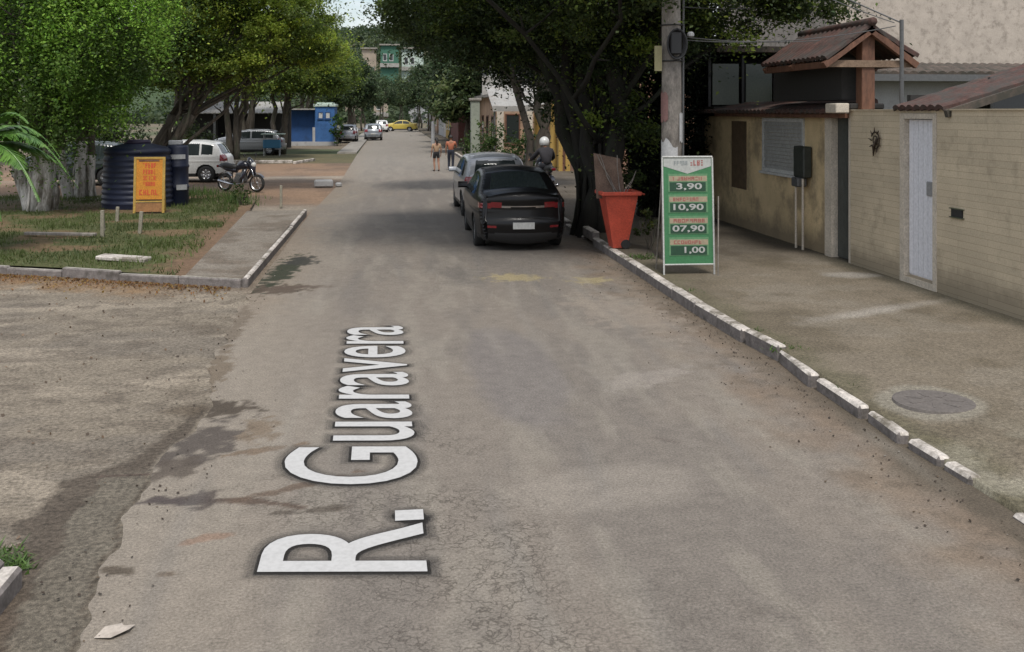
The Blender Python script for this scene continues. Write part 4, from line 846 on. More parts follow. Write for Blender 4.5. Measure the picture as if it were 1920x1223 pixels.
# map overlay street name, added as flat white lettering over the asphalt
lt = thing('overlay_lettering', 'large white map overlay street name laid along the road surface', 'overlay lettering', (.205, 5.57, .0))
me = text_mesh('R. Guaravera', .012, 1.0, 6); co = np.array([v.co[:] for v in me.vertices]); lo = co.min(0); hi = co.max(0)
capm = max(v for v in co[:, 1])
sx = 6.45 / (hi[0] - lo[0]); sy = .965 / capm; yaw = R_(.75)
def lay(bold, z, name, mt, txt='R. Guaravera'):
    me = text_mesh(txt, bold, 1.0, 6)
    for v in me.vertices:
        a = (v.co.x - lo[0]) * sx; bb_ = v.co.y * sy
        y = a + bb_ * .118; x = -bb_ - a * .010
        zz_ = .02 * math.sin(max(0, min(1, (x + 2.235) / 6)) * math.pi) * float(ss(12, 20, np.array([y + 5.57]))[0]) * (y + 5.57 > 12)
        v.co = (x, y, z + zz_)
    me.name = name; me.materials.clear(); me.materials.append(mt)
    if name != 'letter': return link(bpy.data.objects.new(name, me), lt)
    par = list(range(len(me.vertices)))      # every letter becomes a part of its own
    def fd(i):
        while par[i] != i: par[i] = par[par[i]]; i = par[i]
        return i
    for e in me.edges: par[fd(e.vertices[0])] = fd(e.vertices[1])
    gr = {}
    for p in me.polygons: gr.setdefault(fd(p.vertices[0]), []).append(tuple(p.vertices))
    for fs in gr.values():
        ids = sorted({i for f in fs for i in f}); mp_ = {i: k for k, i in enumerate(ids)}
        cs_ = [me.vertices[i].co[:] for i in ids]; fcs = [tuple(mp_[i] for i in f) for f in fs]; xs_ = [q[0] for q in cs_]; ys2 = [q[1] for q in cs_]
        if max(xs_) - min(xs_) < .3 and max(ys2) - min(ys2) < .35:      # the full stop is square
            cs_ = [(min(xs_), min(ys2), cs_[0][2]), (max(xs_), min(ys2), cs_[0][2]), (max(xs_), max(ys2), cs_[0][2]), (min(xs_), max(ys2), cs_[0][2])]; fcs = [(0, 1, 2, 3)]
        m2 = bpy.data.meshes.new('letter'); m2.from_pydata(cs_, [], fcs); m2.materials.append(mt); link(bpy.data.objects.new('letter', m2), lt)
wm, nt, b_ = new_mat('white_lettering'); v = coords(nt); n_ = noise(nt, v, 30, 6)
nt.links.new(mix(nt, ramp(nt, n_, [(.3, 0.0), (.6, 1.0)]), (.39, .382, .37), (.46, .452, .44)), b_.inputs['Base Color']); b_.inputs['Roughness'].default_value = .7
lay(.006, .011, 'letter', wm)
hm, nt, b_ = new_mat('grey_overlay_halo'); b_.inputs['Base Color'].default_value = (.06, .055, .05, 1); b_.inputs['Roughness'].default_value = .9; b_.inputs['Alpha'].default_value = .11
for k, of in enumerate((.022, .034, .046, .058, .070)): lay(of, .004 + k * .0012, 'letter_halo', hm)  # soft dark halo of the overlay around its letters

# price board
pb = thing('price_board', 'tall green price board in a thin metal frame standing on the right pavement', 'sign board', (4.14, 14.55, .13), R_(-2))
gm_ = plain('sign_green', (.04, .16, .065), .6); lg = plain('sign_light_green', (.10, .22, .11), .6); wt = plain('sign_white', (.36, .37, .35), .6); rd = plain('sign_red', (.28, .08, .07), .6); pk = plain('sign_faded_pink', (.30, .25, .17), .6); dk = plain('sign_dark_green', (.012, .05, .025), .6); gy = plain('sign_grey_text', (.22, .24, .24), .6)
Rt = Matrix.Rotation(R_(-4), 4, 'X') @ Matrix.Scale(.955, 4, (0, 0, 1))       # the board leans back a little
b = MB(); b.box(.0, .76, .0, .025, .17, 1.86, 0, Rt); b.build('panel', gm_, pb)
def scribble(name, mat, parent, width, height, Mx, seed, n=7):
    """illegible sign writing: a row of letter sized strokes"""
    rr = random.Random(seed); b = MB(); w_ = width / n; t = height * .2
    for k in range(n):
        x = k * w_; g = w_ * .78
        if rr.random() < .8: b.box(x, x + t, 0, height, 0, .001, 0, Mx)
        if rr.random() < .6: b.box(x + g - t, x + g, 0, height, 0, .0012, 0, Mx)
        for yy in (0, height * .42, height - t):
            if rr.random() < .6: b.box(x + t * .5, x + g - t * .3, yy, yy + t, 0, .0008, 0, Mx)
    return b.build(name, mat, parent)
def face(x0, z0, off): return Rt @ Matrix.Translation((x0, -off, z0)) @ Matrix.Rotation(R_(90), 4, 'X')
b = MB(); b.add([Rt @ Vector(p) for p in [(.01, -.004, 1.85), (.75, -.004, 1.85), (.75, -.004, 1.72), (.38, -.004, 1.60), (.01, -.004, 1.72)]], [(0, 4, 3, 2, 1)]); b.build('header', wt, pb)
scribble('header_lettering', gy, pb, .22, .07, face(.17, 1.735, .006), 1, 5); scribble('header_lettering', rd, pb, .22, .085, face(.42, 1.73, .006), 2, 4)
for k, pz in enumerate([1.33, 1.00, .66, .32]):
    b = MB(); b.box(.075, .69, -.006, -.003, pz - .02, pz + .27, 0, Rt); b.build('row_field', lg, pb)
    b = MB(); b.box(.09, .68, -.009, -.007, pz + .15, pz + .235, 0, Rt); b.build('name_strip', pk, pb)
    scribble('product_lettering', rd, pb, [.46, .40, .50, .44][k], .055, face(.15, pz + .165, .011), 5 + k, 8)
    b = MB(); b.box(.10, .66, -.009, -.007, pz - .01, pz + .135, 0, Rt); b.build('price_strip', dk, pb)
    text_obj('price_lettering', ['3,90', '10,90', '07,90', '1,00'][k], wt, pb, [.40, .47, .50, .32][k], .115, face([.20, .15, .13, .31][k], pz + .005, .012), .02)
b = MB()
for x_ in (-.01, .77): b.tube([Rt @ Vector((x_, -.005, .0)), Rt @ Vector((x_, -.005, 1.86))], .014, 6)
b.tube([Rt @ Vector((-.01, -.005, 1.87)), Rt @ Vector((.77, -.005, 1.87))], .014, 6); b.tube([Rt @ Vector((-.01, -.005, .16)), Rt @ Vector((.77, -.005, .16))], .012, 6)
b.build('frame', M['winwhite'], pb)
for x_ in (.0, .79):
    b = MB(); b.tube([(x_, -.13 if x_ else .55, .0), (x_, -.14 if x_ else .12, 1.2 if x_ else 1.75)], .010, 6); b.build('leg', M['polecon'], pb)

# red wheeled bin with sacking in it
bn = thing('bin', 'tapering orange red bin overfilled at the foot of the big ficus', 'bin', (4.1, 17.55, .13))
red = mottled('faded_red_plastic', (.46, .07, .04), .18, 4, .5, (.24, .05, .035)); 
def tapered(b, x0, x1, y0, y1, z0, X0, X1, Y0, Y1, z1): 
    b.add([(x0, y0, z0), (x1, y0, z0), (x1, y1, z0), (x0, y1, z0), (X0, Y0, z1), (X1, Y0, z1), (X1, Y1, z1), (X0, Y1, z1)], [(0, 3, 2, 1), (0, 1, 5, 4), (1, 2, 6, 5), (2, 3, 7, 6), (3, 0, 4, 7)])
b = MB(); tapered(b, -.11, .15, -.18, .16, .02, -.28, .32, -.3, .3, .98); tapered(b, -.10, .14, -.17, .15, .03, -.26, .30, -.28, .28, .978); b.build('body', red, bn)
b = MB(); b.box(-.34, .38, -.34, -.28, .97, 1.04, bev=.01); b.box(-.34, .38, .28, .34, .97, 1.04, bev=.01); b.box(-.34, -.27, -.28, .28, .97, 1.035, bev=.01); b.box(.31, .40, -.28, .28, .97, 1.035, bev=.01); b.build('rim', red, bn)
b = MB(); b.tube([(.4, -.2, 1.0), (.47, -.15, .98), (.47, .15, .98), (.4, .2, 1.0)], .018, 6); b.build('handle', red, bn)
for s in (-1, 1):
    b = MB(); b.lathe([(.08, -.02), (.09, 0), (.08, .02)], (.12, .19 * s, .09), 14, 'y'); b.build('wheel', M['tyre'], bn)
# brown board and sticks standing in the bin
b = MB(); b.add([(-.42, .0, .9), (.12, .02, .9), (.02, .05, 1.62), (-.46, .08, 1.72), (-.42, .03, .9), (.12, .05, .9), (.02, .08, 1.62), (-.46, .11, 1.72)], [(0, 1, 2, 3), (7, 6, 5, 4), (0, 3, 7, 4), (1, 5, 6, 2), (2, 6, 7, 3), (0, 4, 5, 1)])
o = b.build('board', mottled('damp_brown_board', (.15, .10, .075), .3, 5, .9)); o.location = (4.15, 17.55, .13); tag(o, 'dull brown board standing up out of the red bin', 'board')
b = MB(); rr = random.Random(9)
for k in range(5): limb(b, (rr.uniform(-.1, .1), 0, .9), (rr.uniform(-.5, .5), rr.uniform(-.2, .2), rr.uniform(1.3, 1.75)), .012, .006, 0, 5, 4, .06, rr)
o = b.build('stick', M['polecon']); o.location = (4.2, 17.55, .13); tag(o, 'bunch of pale crooked sticks poking out of the red bin', 'sticks')

# manhole, leaf, slab, stakes, bag
b = MB(); b.lathe([(.001, .0), (.30, .0), (.33, -.004), (.34, -.03)], (4.62, 7.93, .135), 40, cap=False)
for k in range(7):
    a = k / 7 * 6.28
    b.box(-.02, .02, .1, .24, .0, .004, 0, Matrix.Translation((4.62, 7.93, .135)) @ Matrix.Rotation(a, 4, 'Z'))
tag(b.build('manhole_cover', mottled('worn_grey_iron', (.12, .105, .095), .2, 6, .85)), 'round grey manhole cover set in the right pavement', 'manhole cover')
b = MB(); b.add([(-.12, -.06, .004), (.0, -.09, .012), (.1, -.02, .02), (.12, .07, .006), (.05, .04, .018), (.02, .1, .006), (-.08, .05, .014)], [(0, 1, 6), (1, 2, 4), (2, 3, 4), (1, 4, 6), (4, 5, 6)])
o = b.build('litter', M['creamwall']); o.scale = (.72, .8, 1); o.location = (-1.36, 5.13, .002); tag(o, 'crumpled pale scrap of paper lying on the asphalt near the camera', 'litter')
b = MB(); b.box(-.42, .42, -.16, .16, .0, .07, 0, Matrix.Rotation(R_(-12), 4, 'Z') @ Matrix.Rotation(R_(3), 4, 'Y'), bev=.015); o = b.build('concrete_slab', M['kerbpaint']); o.location = (-4.4, 17.15, .12); tag(o, 'pale concrete slab lying flat on the grass near the kerb', 'slab')
b = MB(); b.box(-.75, .75, -.05, .05, .0, .06, 0, Matrix.Rotation(R_(-14), 4, 'Z'), bev=.01); o = b.build('wood_plank', M['polecon']); o.location = (-6.5, 20.6, .14); tag(o, 'long thin pale plank lying on the grass below the palm', 'plank')
for (x, y, h, lx, lb) in [(-5.67, 20.5, .52, .0, 'tall pale wooden stake standing left of the orange sign'), (-6.15, 23.4, .32, .01, 'short wooden stake in front of the blue tank'), (-5.05, 20.9, .45, .02, 'wooden stake in the grass below the orange sign'), (-5.95, 21.6, .28, -.02, 'stubby stake beside the tall pale stake'), (-2.9, 27.2, .5, .0, 'thin stake at the dirt edge beyond the pavement')]:
    b = MB(); b.box(-.035, .035, -.03, .03, -.1, h, 0, Matrix.Rotation(lx * 4, 4, 'Y'), bev=.008); o = b.build('stake', mottled('pale_weathered_wood', (.24, .22, .17), .2, 8, .9)); o.location = (x, y, .12); tag(o, lb, 'stake', 'wooden stakes in the grass')
b = MB(); b.box(-.32, .32, -.16, .16, 0, .26, bev=.05); b.box(.4, .62, -.1, .12, 0, .15, bev=.04); o = b.build('painted_block', M['whitewall']); o.location = (-2.25, 34.6, .0); o.rotation_euler = (0, 0, .1); tag(o, 'white painted broken kerb block at the edge of the dirt lot', 'block')

# utility pole, its coil, notices and wires
up = thing('utility_pole', 'round mottled concrete utility pole behind the green price board', 'utility pole', (4.70, 16.1, .1))
b = MB(); b.tube([(0, 0, -.2), (0, 0, 3), (-.02, 0, 6), (-.03, 0, 8.5)], [.178, .165, .148, .13], 24); b.build('shaft', M['polecon'], up, True)
ptb = plain('torn_white_paper', (.42, .42, .42), .7); ptr = plain('faded_red_paper', (.20, .11, .10), .8); pty = plain('yellowed_notice', (.32, .29, .16), .8)
def wrap(b, z0, z1, a0, a1, r=.183, jag=0):
    n = 8; V = []; rr = random.Random(int(z0 * 100))
    for k in range(n + 1):
        a = a0 + (a1 - a0) * k / n; V += [(r * math.sin(a), -r * math.cos(a), z0 + rr.uniform(-jag, jag)), (r * math.sin(a), -r * math.cos(a), z1 + rr.uniform(-jag, jag) - jag * 3 * abs(k - n * .3) / n)]
    b.add(V, [(2 * k, 2 * k + 2, 2 * k + 3, 2 * k + 1) for k in range(n)])
b = MB(); wrap(b, 1.5, 2.05, -1.5, .3, .183, .06); b.build('notice', ptb, up)
b = MB(); wrap(b, 2.0, 2.5, .5, 1.2, .184, .02); b.build('notice', ptb, up)
b = MB(); wrap(b, 2.35, 2.85, -1.6, -.6, .183, .03); b.build('notice', ptr, up)
b = MB(); b.box(-.32, -.2, -.12, -.08, 3.18, 3.6); b.build('sign_plate', pty, up)
b = MB()
for z in (3.35, 3.95): b.tube([(.19 * math.cos(a), .19 * math.sin(a), z) for a in np.linspace(0, 6.3, 16)], .012, 5)
for k in range(4): b.tube([(.02 + (.13 + k * .012) * math.sin(a), -.2 - .02 * k, 3.62 + (.22 + .01 * k) * math.cos(a)) for a in np.linspace(0, 6.3, 18)], .016, 5)
b.build('cable_coil', M['blackplastic'], up, True)
b = MB(); b.box(-.09, .1, -.28, -.15, 3.45, 3.82, bev=.02); b.build('junction_box', M['blackplastic'], up)
b = MB(); b.lathe([(.03, 0), (.06, .02), (.06, .06), (.03, .09)], (.3, -.1, 3.75), 10); b.build('insulator', ptb, up)
b = MB(); b.tube([(.18, -.05, .2), (.19, -.05, 4.5)], .018, 6); b.build('conduit', M['steel'], up)
def wire(p, q, sag, lb, r=.008):
    p = Vector(p); q = Vector(q); b = MB(); b.tube([p.lerp(q, t) - Vector((0, 0, 4 * sag * t * (1 - t))) for t in np.linspace(0, 1, 20)], r, 5); tag(b.build('wire', M['steel']), lb, 'wire', 'overhead wires')
wire((4.9, 16, 4.35), (11.4, 24, 5.6), .15, 'upper thin wire running from the concrete pole to the tall cream building')
wire((4.9, 16, 3.85), (6.9, 15.2, 3.75), .05, 'thin wire from the pole to the porch roof')
wire((4.9, 16, 3.8), (7.9, 14.65, 3.95), .12, 'thin wire from the pole to the mast above the stone wall')
wire((6.6, 15.6, 4.75), (7.88, 14.65, 4.0), .03, 'slanting cable coming down to the top of the mast')
wire((3.8, 44, 6.0), (4.65, 16, 7.6), .5, 'long wire between the concrete pole and the houses beyond')

# orange sign board
og = thing('orange_sign', 'orange board sign with red writing leaning in front of the blue tank', 'sign board', (-6.2, 25.0, .13))
om = mottled('orange_sign_paint', (.50, .20, .015), .12, 5, .6); orr = plain('red_sign_writing', (.50, .07, .02), .6); of_ = mottled('yellow_wood_frame', (.38, .24, .05), .2, 8, .7)
Ro = Matrix.Rotation(R_(-5), 4, 'X')
b = MB(); b.box(.06, .68, .0, .02, .33, 1.32, 0, Ro); b.build('panel', om, og)
b = MB(); b.box(.0, .06, -.015, .03, .0, 1.37, 0, Ro); b.box(.68, .74, -.015, .03, .0, 1.37, 0, Ro); b.box(.06, .68, -.014, .03, 1.32, 1.37, 0, Ro); b.box(.06, .68, -.014, .03, .26, .30, 0, Ro); b.build('frame', of_, og)
b = MB(); b.box(.06, .68, .0, .018, .03, .25, 0, Ro); b.build('lower_panel', mottled('brown_orange_board', (.27, .13, .05), .2, 6, .8), og)
b = MB(); b.box(.03, .07, .3, .33, -.02, 1.3, 0, Matrix.Rotation(R_(8), 4, 'X')); b.box(.67, .71, .3, .33, -.02, 1.3, 0, Matrix.Rotation(R_(8), 4, 'X')); b.build('rear_leg', of_, og)
def oface(x0, z0): return Ro @ Matrix.Translation((x0, -.006, z0)) @ Matrix.Rotation(R_(90), 4, 'X')
for k, (wd, hh_, zz_) in enumerate([(.34, .12, 1.10), (.30, .11, .95), (.32, .11, .80), (.30, .10, .66), (.46, .13, .44)]):
    scribble('sign_lettering', orr, og, wd, hh_, oface(.37 - wd / 2, zz_), 20 + k, 5)
b = MB(); b.box(.12, .6, -.009, -.006, 1.26, 1.30, 0, Ro); b.build('dark_bar', M['brownwood'], og)

# navy water tank and barrel
tk = thing('water_tank', 'big dark navy ribbed water tank on the grass behind the orange sign', 'tank', (-6.55, 26.9, .08))
nv = mottled('navy_plastic', (.006, .010, .030), .3, 3, .5)
b = MB(); prof = [(.02, 0.0), (.86, 0.0), (.88, .05)]
for k in range(9):
    z = .1 + k * .14; prof += [(.87 - k * .006, z), (.895 - k * .006, z + .05), (.895 - k * .006, z + .09), (.87 - k * .006, z + .13)]
prof += [(.80, 1.42), (.84, 1.45), (.84, 1.52), (.72, 1.60), (.30, 1.70), (.28, 1.76), (.02, 1.77)]
b.lathe(prof, (0, 0, 0), 40); b.build('body', nv, tk, True)
b = MB(); b.lathe([(.33, 1.69), (.34, 1.74), (.30, 1.79), (.02, 1.80)], (0, 0, 0), 24); b.build('lid', plain('dark_purple_lid', (.03, .02, .045), .5), tk, True)
bl = thing('barrel', 'navy barrel with pale labels at the right side of the big tank', 'barrel', (-5.62, 27.3, .05))
b = MB(); b.lathe([(.02, 0), (.27, 0), (.29, .03), (.28, .5), (.30, .53), (.30, .57), (.28, .6), (.28, 1.05), (.30, 1.08), (.30, 1.12), (.28, 1.15), (.28, 1.6), (.25, 1.66), (.02, 1.67)], (0, 0, 0), 28); b.build('body', nv, bl, True)
for (z0, z1, a0, a1) in [(1.3, 1.42, -.9, .9), (.48, .62, .1, 1.1)]:
    b = MB(); n = 8; V = []
    for k in range(n + 1):
        a = a0 + (a1 - a0) * k / n; V += [(.303 * math.sin(a), -.303 * math.cos(a), z0), (.303 * math.sin(a), -.303 * math.cos(a), z1)]
    b.add(V, [(2 * k, 2 * k + 2, 2 * k + 3, 2 * k + 1) for k in range(n)]); b.build('label_band', ptb, bl)
b = MB(); b.box(-.22, .12, -.12, .12, 1.67, 1.79, bev=.02); o = b.build('box', ptb); o.location = (-5.62, 27.3, .05); tag(o, 'small white box lying on top of the navy barrel', 'box')
# blue cart by the far trees
ct = thing('cart', 'small blue cart with a pale canopy standing under the left trees', 'cart', (-7.3, 59.5, 0))
b = MB(); b.box(-.1, .9, 0, .7, .45, .95, bev=.03); b.build('body', plain('cart_blue', (.04, .15, .26), .5), ct)
b = MB(); b.box(-.2, 1.15, -.1, .8, 1.25, 1.32, bev=.02); b.build('canopy', M['palegreen'], ct)
for x_, y_ in ((-.05, .05), (.85, .05), (-.05, .65), (.85, .65)):
    b = MB(); b.tube([(x_, y_, 0), (x_, y_, 1.25)], .025, 6); b.build('leg', M['whitewall'], ct)

# ------------------------------------------------------------------ vehicles
def smooth_profile(pts, n=260, it=3):
    pts = np.array(pts, float); seg = np.linalg.norm(np.diff(pts, axis=0), axis=1); s = np.concatenate([[0], np.cumsum(seg)]); u = np.linspace(0, s[-1], n)
    P = np.stack([np.interp(u, s, pts[:, 0]), np.interp(u, s, pts[:, 1])], 1)
    for _ in range(it): P[1:-1] = (P[:-2] + 2 * P[1:-1] + P[2:]) / 4
    return P
def make_car(name, label, cat, loc, rz, cfg, group=None, res=1.0):
    """rear bumper at local y=0, nose at +y, x across"""
    root = thing(name, label, cat, loc, rz, group)
    n = int(300 * res); prof = smooth_profile(cfg['profile'], n, cfg.get('it', 3)); W = cfg['w'] / 2; L = prof[:, 0].max(); belt = cfg['belt']; r = .11; top = prof[:, 1].max()
    def hw(y, z, d):
        h = W - np.clip(z - belt, 0, 9) * cfg.get('tumble', .42) - .035 * ss(0, .5, .62 - z) * 1.2
        h = h * (1 - .10 * np.abs((y - L / 2) / (L / 2)) ** 4)
        h = h + .012 * np.exp(-((z - (belt - .17)) / .03) ** 2)
        dd = np.clip(d, 0, r); return h - r + np.sqrt(np.maximum(r * r - (r - dd) ** 2, 0))
    tang = np.gradient(prof, axis=0); tang /= np.linalg.norm(tang, axis=1)[:, None] + 1e-9; nrm = np.stack([-tang[:, 1], tang[:, 0]], 1)
    nu = int(56 * res) + 1; u = np.linspace(-1, 1, nu); u = np.sign(u) * np.abs(u) ** .85
    hw0 = hw(prof[:, 0], prof[:, 1], 0 * prof[:, 0])
    cr = np.where(prof[:, 1] > belt + .1, .05, .11)
    Xw = u[None, :] * hw0[:, None]; bul = (1 - u[None, :] ** 2) * cr[:, None]
    Yw = prof[:, 0][:, None] + nrm[:, 0][:, None] * bul; Zw = prof[:, 1][:, None] + nrm[:, 1][:, None] * bul
    G = {}
    def put(key, quads): G.setdefault(key, []).append(quads)
    P3 = np.stack([Xw, Yw, Zw], -1)
    q = np.stack([P3[:-1, :-1], P3[:-1, 1:], P3[1:, 1:], P3[1:, :-1]], 2).reshape(-1, 4, 3)
    c = q.mean(1); uu = np.tile(((u[:-1] + u[1:]) / 2)[None, :], (n - 1, 1)).ravel()
    keys = np.array(['body'] * len(q), dtype=object)
    for kk, fn in cfg['wrapzones']: keys[fn(c[:, 0], c[:, 1], c[:, 2], uu)] = kk
    for kk in set(keys): put(kk, q[keys == kk])
    ny = int(230 * res); nvv = int(80 * res); t = np.linspace(0, 1, ny); yy = (L - .0) * (.5 - .5 * np.cos(t * math.pi)) * .5 + t * L * .5; yy = np.clip(yy, prof[:, 0].min() + 1e-3, L - 1e-3)
    zt = np.zeros(ny); zb = np.zeros(ny)
    for k, y in enumerate(yy):
        cs = [];
        for a, b_ in zip(prof[:-1], prof[1:]):
            if (a[0] - y) * (b_[0] - y) <= 0 and abs(a[0] - b_[0]) > 1e-9: cs.append(a[1] + (b_[1] - a[1]) * (y - a[0]) / (b_[0] - a[0]))
        zt[k] = max(cs) if cs else cfg['sill']; zb[k] = cfg['sill'] if (y > .25 and y < L - .25) else min(cs + [cfg['sill'] + .1])
    vv = np.linspace(0, 1, nvv); vv = 1 - (1 - vv) ** 1.4
    Ys = np.repeat(yy[:, None], nvv, 1); Zs = zb[:, None] + (zt - zb)[:, None] * vv[None, :]
    D = np.full(Ys.shape, 9.0)
    for a in prof[::3]: D = np.minimum(D, np.hypot(Ys - a[0], Zs - a[1]))
    D[:, -1] = 0; Hs = hw(Ys, Zs, np.maximum(D - .004, 0))
    for s in (-1, 1):
        P3 = np.stack([s * Hs, Ys, Zs], -1); q = np.stack([P3[:-1, :-1], P3[1:, :-1], P3[1:, 1:], P3[:-1, 1:]], 2).reshape(-1, 4, 3)
        if s < 0: q = q[:, ::-1]
        c = q.mean(1); keep = np.ones(len(q), bool)
        for wy in cfg['wheels']: keep &= np.hypot(c[:, 1] - wy, c[:, 2] - cfg['R']) > cfg['R'] + .05
        q = q[keep]; c = c[keep]; dm = D[:-1, :-1].ravel()[keep] if D[:-1, :-1].size == keep.size else None
        keys = np.array(['body'] * len(q), dtype=object)
        for kk, fn in cfg['sidezones']: keys[fn(c[:, 1], c[:, 2], dm)] = kk + ('+L' if s < 0 else '+R')
        for kk in set(keys): put(kk, q[keys == kk])
    mats = cfg['mats']; merged = {}
    for kk, qs in G.items(): merged[kk] = np.concatenate(qs)
    # lamps that wrap round the corner join their side pieces
    for kk in [k for k in merged if k.startswith('lamp')]: pass
    for kk, qs in merged.items():
        nm = kk.split('+')[0]; V = qs.reshape(-1, 3); key = np.round(V, 4); un, inv = np.unique(key, axis=0, return_inverse=True); F = inv.reshape(-1, 4)
        o = np_mesh(nm.split('#')[0], un, F, mats.get(nm.split('#')[0], mats['body']), root, smooth=True)
    # dark floor pan and wheels
    b = MB(); b.box(-W + .16, W - .16, .25, L - .25, .2, cfg['sill'] + .35); b.build('underbody', M['blackplastic'], root)
    for wy in cfg['wheels']:
        for s in (-1, 1):
            Rr = cfg['R']; x0 = s * (W - .13); b = MB()
            b.lathe([(Rr * .62, -.1), (Rr * .93, -.1), (Rr, -.07), (Rr, .07), (Rr * .93, .1), (Rr * .62, .1), (Rr * .6, .0)], (x0, wy, Rr), 28, 'x', cap=False); w_ = b.build('tyre', M['tyre'], root, True); w_.name = 'wheel'
            b = MB(); b.lathe([(.02, s * .075), (Rr * .2, s * .08), (Rr * .25, s * .05), (Rr * .57, s * .055), (Rr * .62, s * .09), (Rr * .63, s * .0)], (x0, wy, Rr), 28, 'x', cap=False)
            for k in range(6):
                a = k * math.pi / 3; b.box(-.012, .012, -.03, .03, Rr * .15, Rr * .6, 0, Matrix.Translation((x0 + s * .07, wy, Rr)) @ Matrix.Rotation(a, 4, 'X'))
            b.build('rim', M['rim'], w_, True)
    for s in (-1, 1):      # mirrors
        if cfg.get('mirror'):
            my, mz = cfg['mirror']; b = MB(); b.box(s * (W - .02), s * (W + .12), my, my + .09, mz, mz + .13, bev=.03); m_ = b.build('mirror', mats['body'], root, True)
    if cfg.get('plate'):
        b = MB(); y_, z_ = cfg['plate']; b.box(-.2, .2, y_ - .02, y_, z_ - .06, z_ + .06); b.build('number_plate', M['plate'], root)
    return root
def seps(y, pill): return np.all([np.abs(y - p) > .035 for p in pill], axis=0)
# black sedan
def sedan(body, tl=.87):
    pf = [(.28, .22), (.06, .24), (.0, .34), (-.02, .55), (.03, .60), (.05, .80), (.02, 1.00), (.10, 1.045), (.46, 1.06), (.62, 1.10), (1.25, 1.40), (1.7, 1.455), (2.2, 1.46), (2.55, 1.41), (3.3, 1.02), (3.45, .98), (4.1, .84), (4.34, .68), (4.42, .5), (4.40, .3), (4.2, .2)]
    wz = [('rear_window', lambda x, y, z, u: (y > .62) & (y < 1.2) & (z > 1.12) & (np.abs(u) < .86)), ('windscreen', lambda x, y, z, u: (y > 2.62) & (y < 3.25) & (z > 1.07) & (np.abs(u) < .88)),
          ('bumper#f', lambda x, y, z, u: (z < .36) & (y > 2)), ('bumper#r', lambda x, y, z, u: (z < .36) & (y <= 2)), ('tail_light#l', lambda x, y, z, u: (y < .5) & (z > .82) & (z < .945 + .04 * x) & (x < -.40)), ('tail_light#r', lambda x, y, z, u: (y < .5) & (z > .82) & (z < .945 - .04 * x) & (x > .40)),
          ('reflector#l', lambda x, y, z, u: (y < .3) & (z > .46) & (z < .50) & (x < -.5)), ('reflector#r', lambda x, y, z, u: (y < .3) & (z > .46) & (z < .50) & (x > .5)),
          ('trim', lambda x, y, z, u: (y < .3) & (z > .83) & (z < .86) & (np.abs(x) < .4)),
          ('head_light#l', lambda x, y, z, u: (y > 4.0) & (z > .62) & (z < .76) & (x < -.42)), ('head_light#r', lambda x, y, z, u: (y > 4.0) & (z > .62) & (z < .76) & (x > .42))]
    sz = [('side_window#a', lambda y, z, d: (z > 1.0) & (d > .085) & (y > .95) & (y < 1.78)), ('side_window#b', lambda y, z, d: (z > 1.0) & (d > .085) & (y > 1.85) & (y < 3.1)),
          ('tail_light', lambda y, z, d: (z > .82) & (z < .91) & (y < .26)), ('sill', lambda y, z, d: z < .33)]
    return dict(profile=pf, w=1.74, belt=.93, sill=.24, wheels=(.92, 3.45), R=.31, wrapzones=wz, sidezones=sz, mirror=(2.95, .98), plate=(-.128, .50), tumble=.44,
                mats={'body': body, 'rear_window': M['glass'], 'windscreen': M['glass'], 'side_window': M['glass'], 'bumper': M['blackplastic'], 'sill': M['blackplastic'], 'tail_light': M['redlens'], 'reflector': M['redlens'], 'trim': M['chrome'], 'head_light': M['clearlens']})
bc = make_car('parked_car', 'black sedan parked at the right kerb seen from behind', 'car', (2.46, 18.15, 0), R_(-.5), sedan(M['blackpaint']))
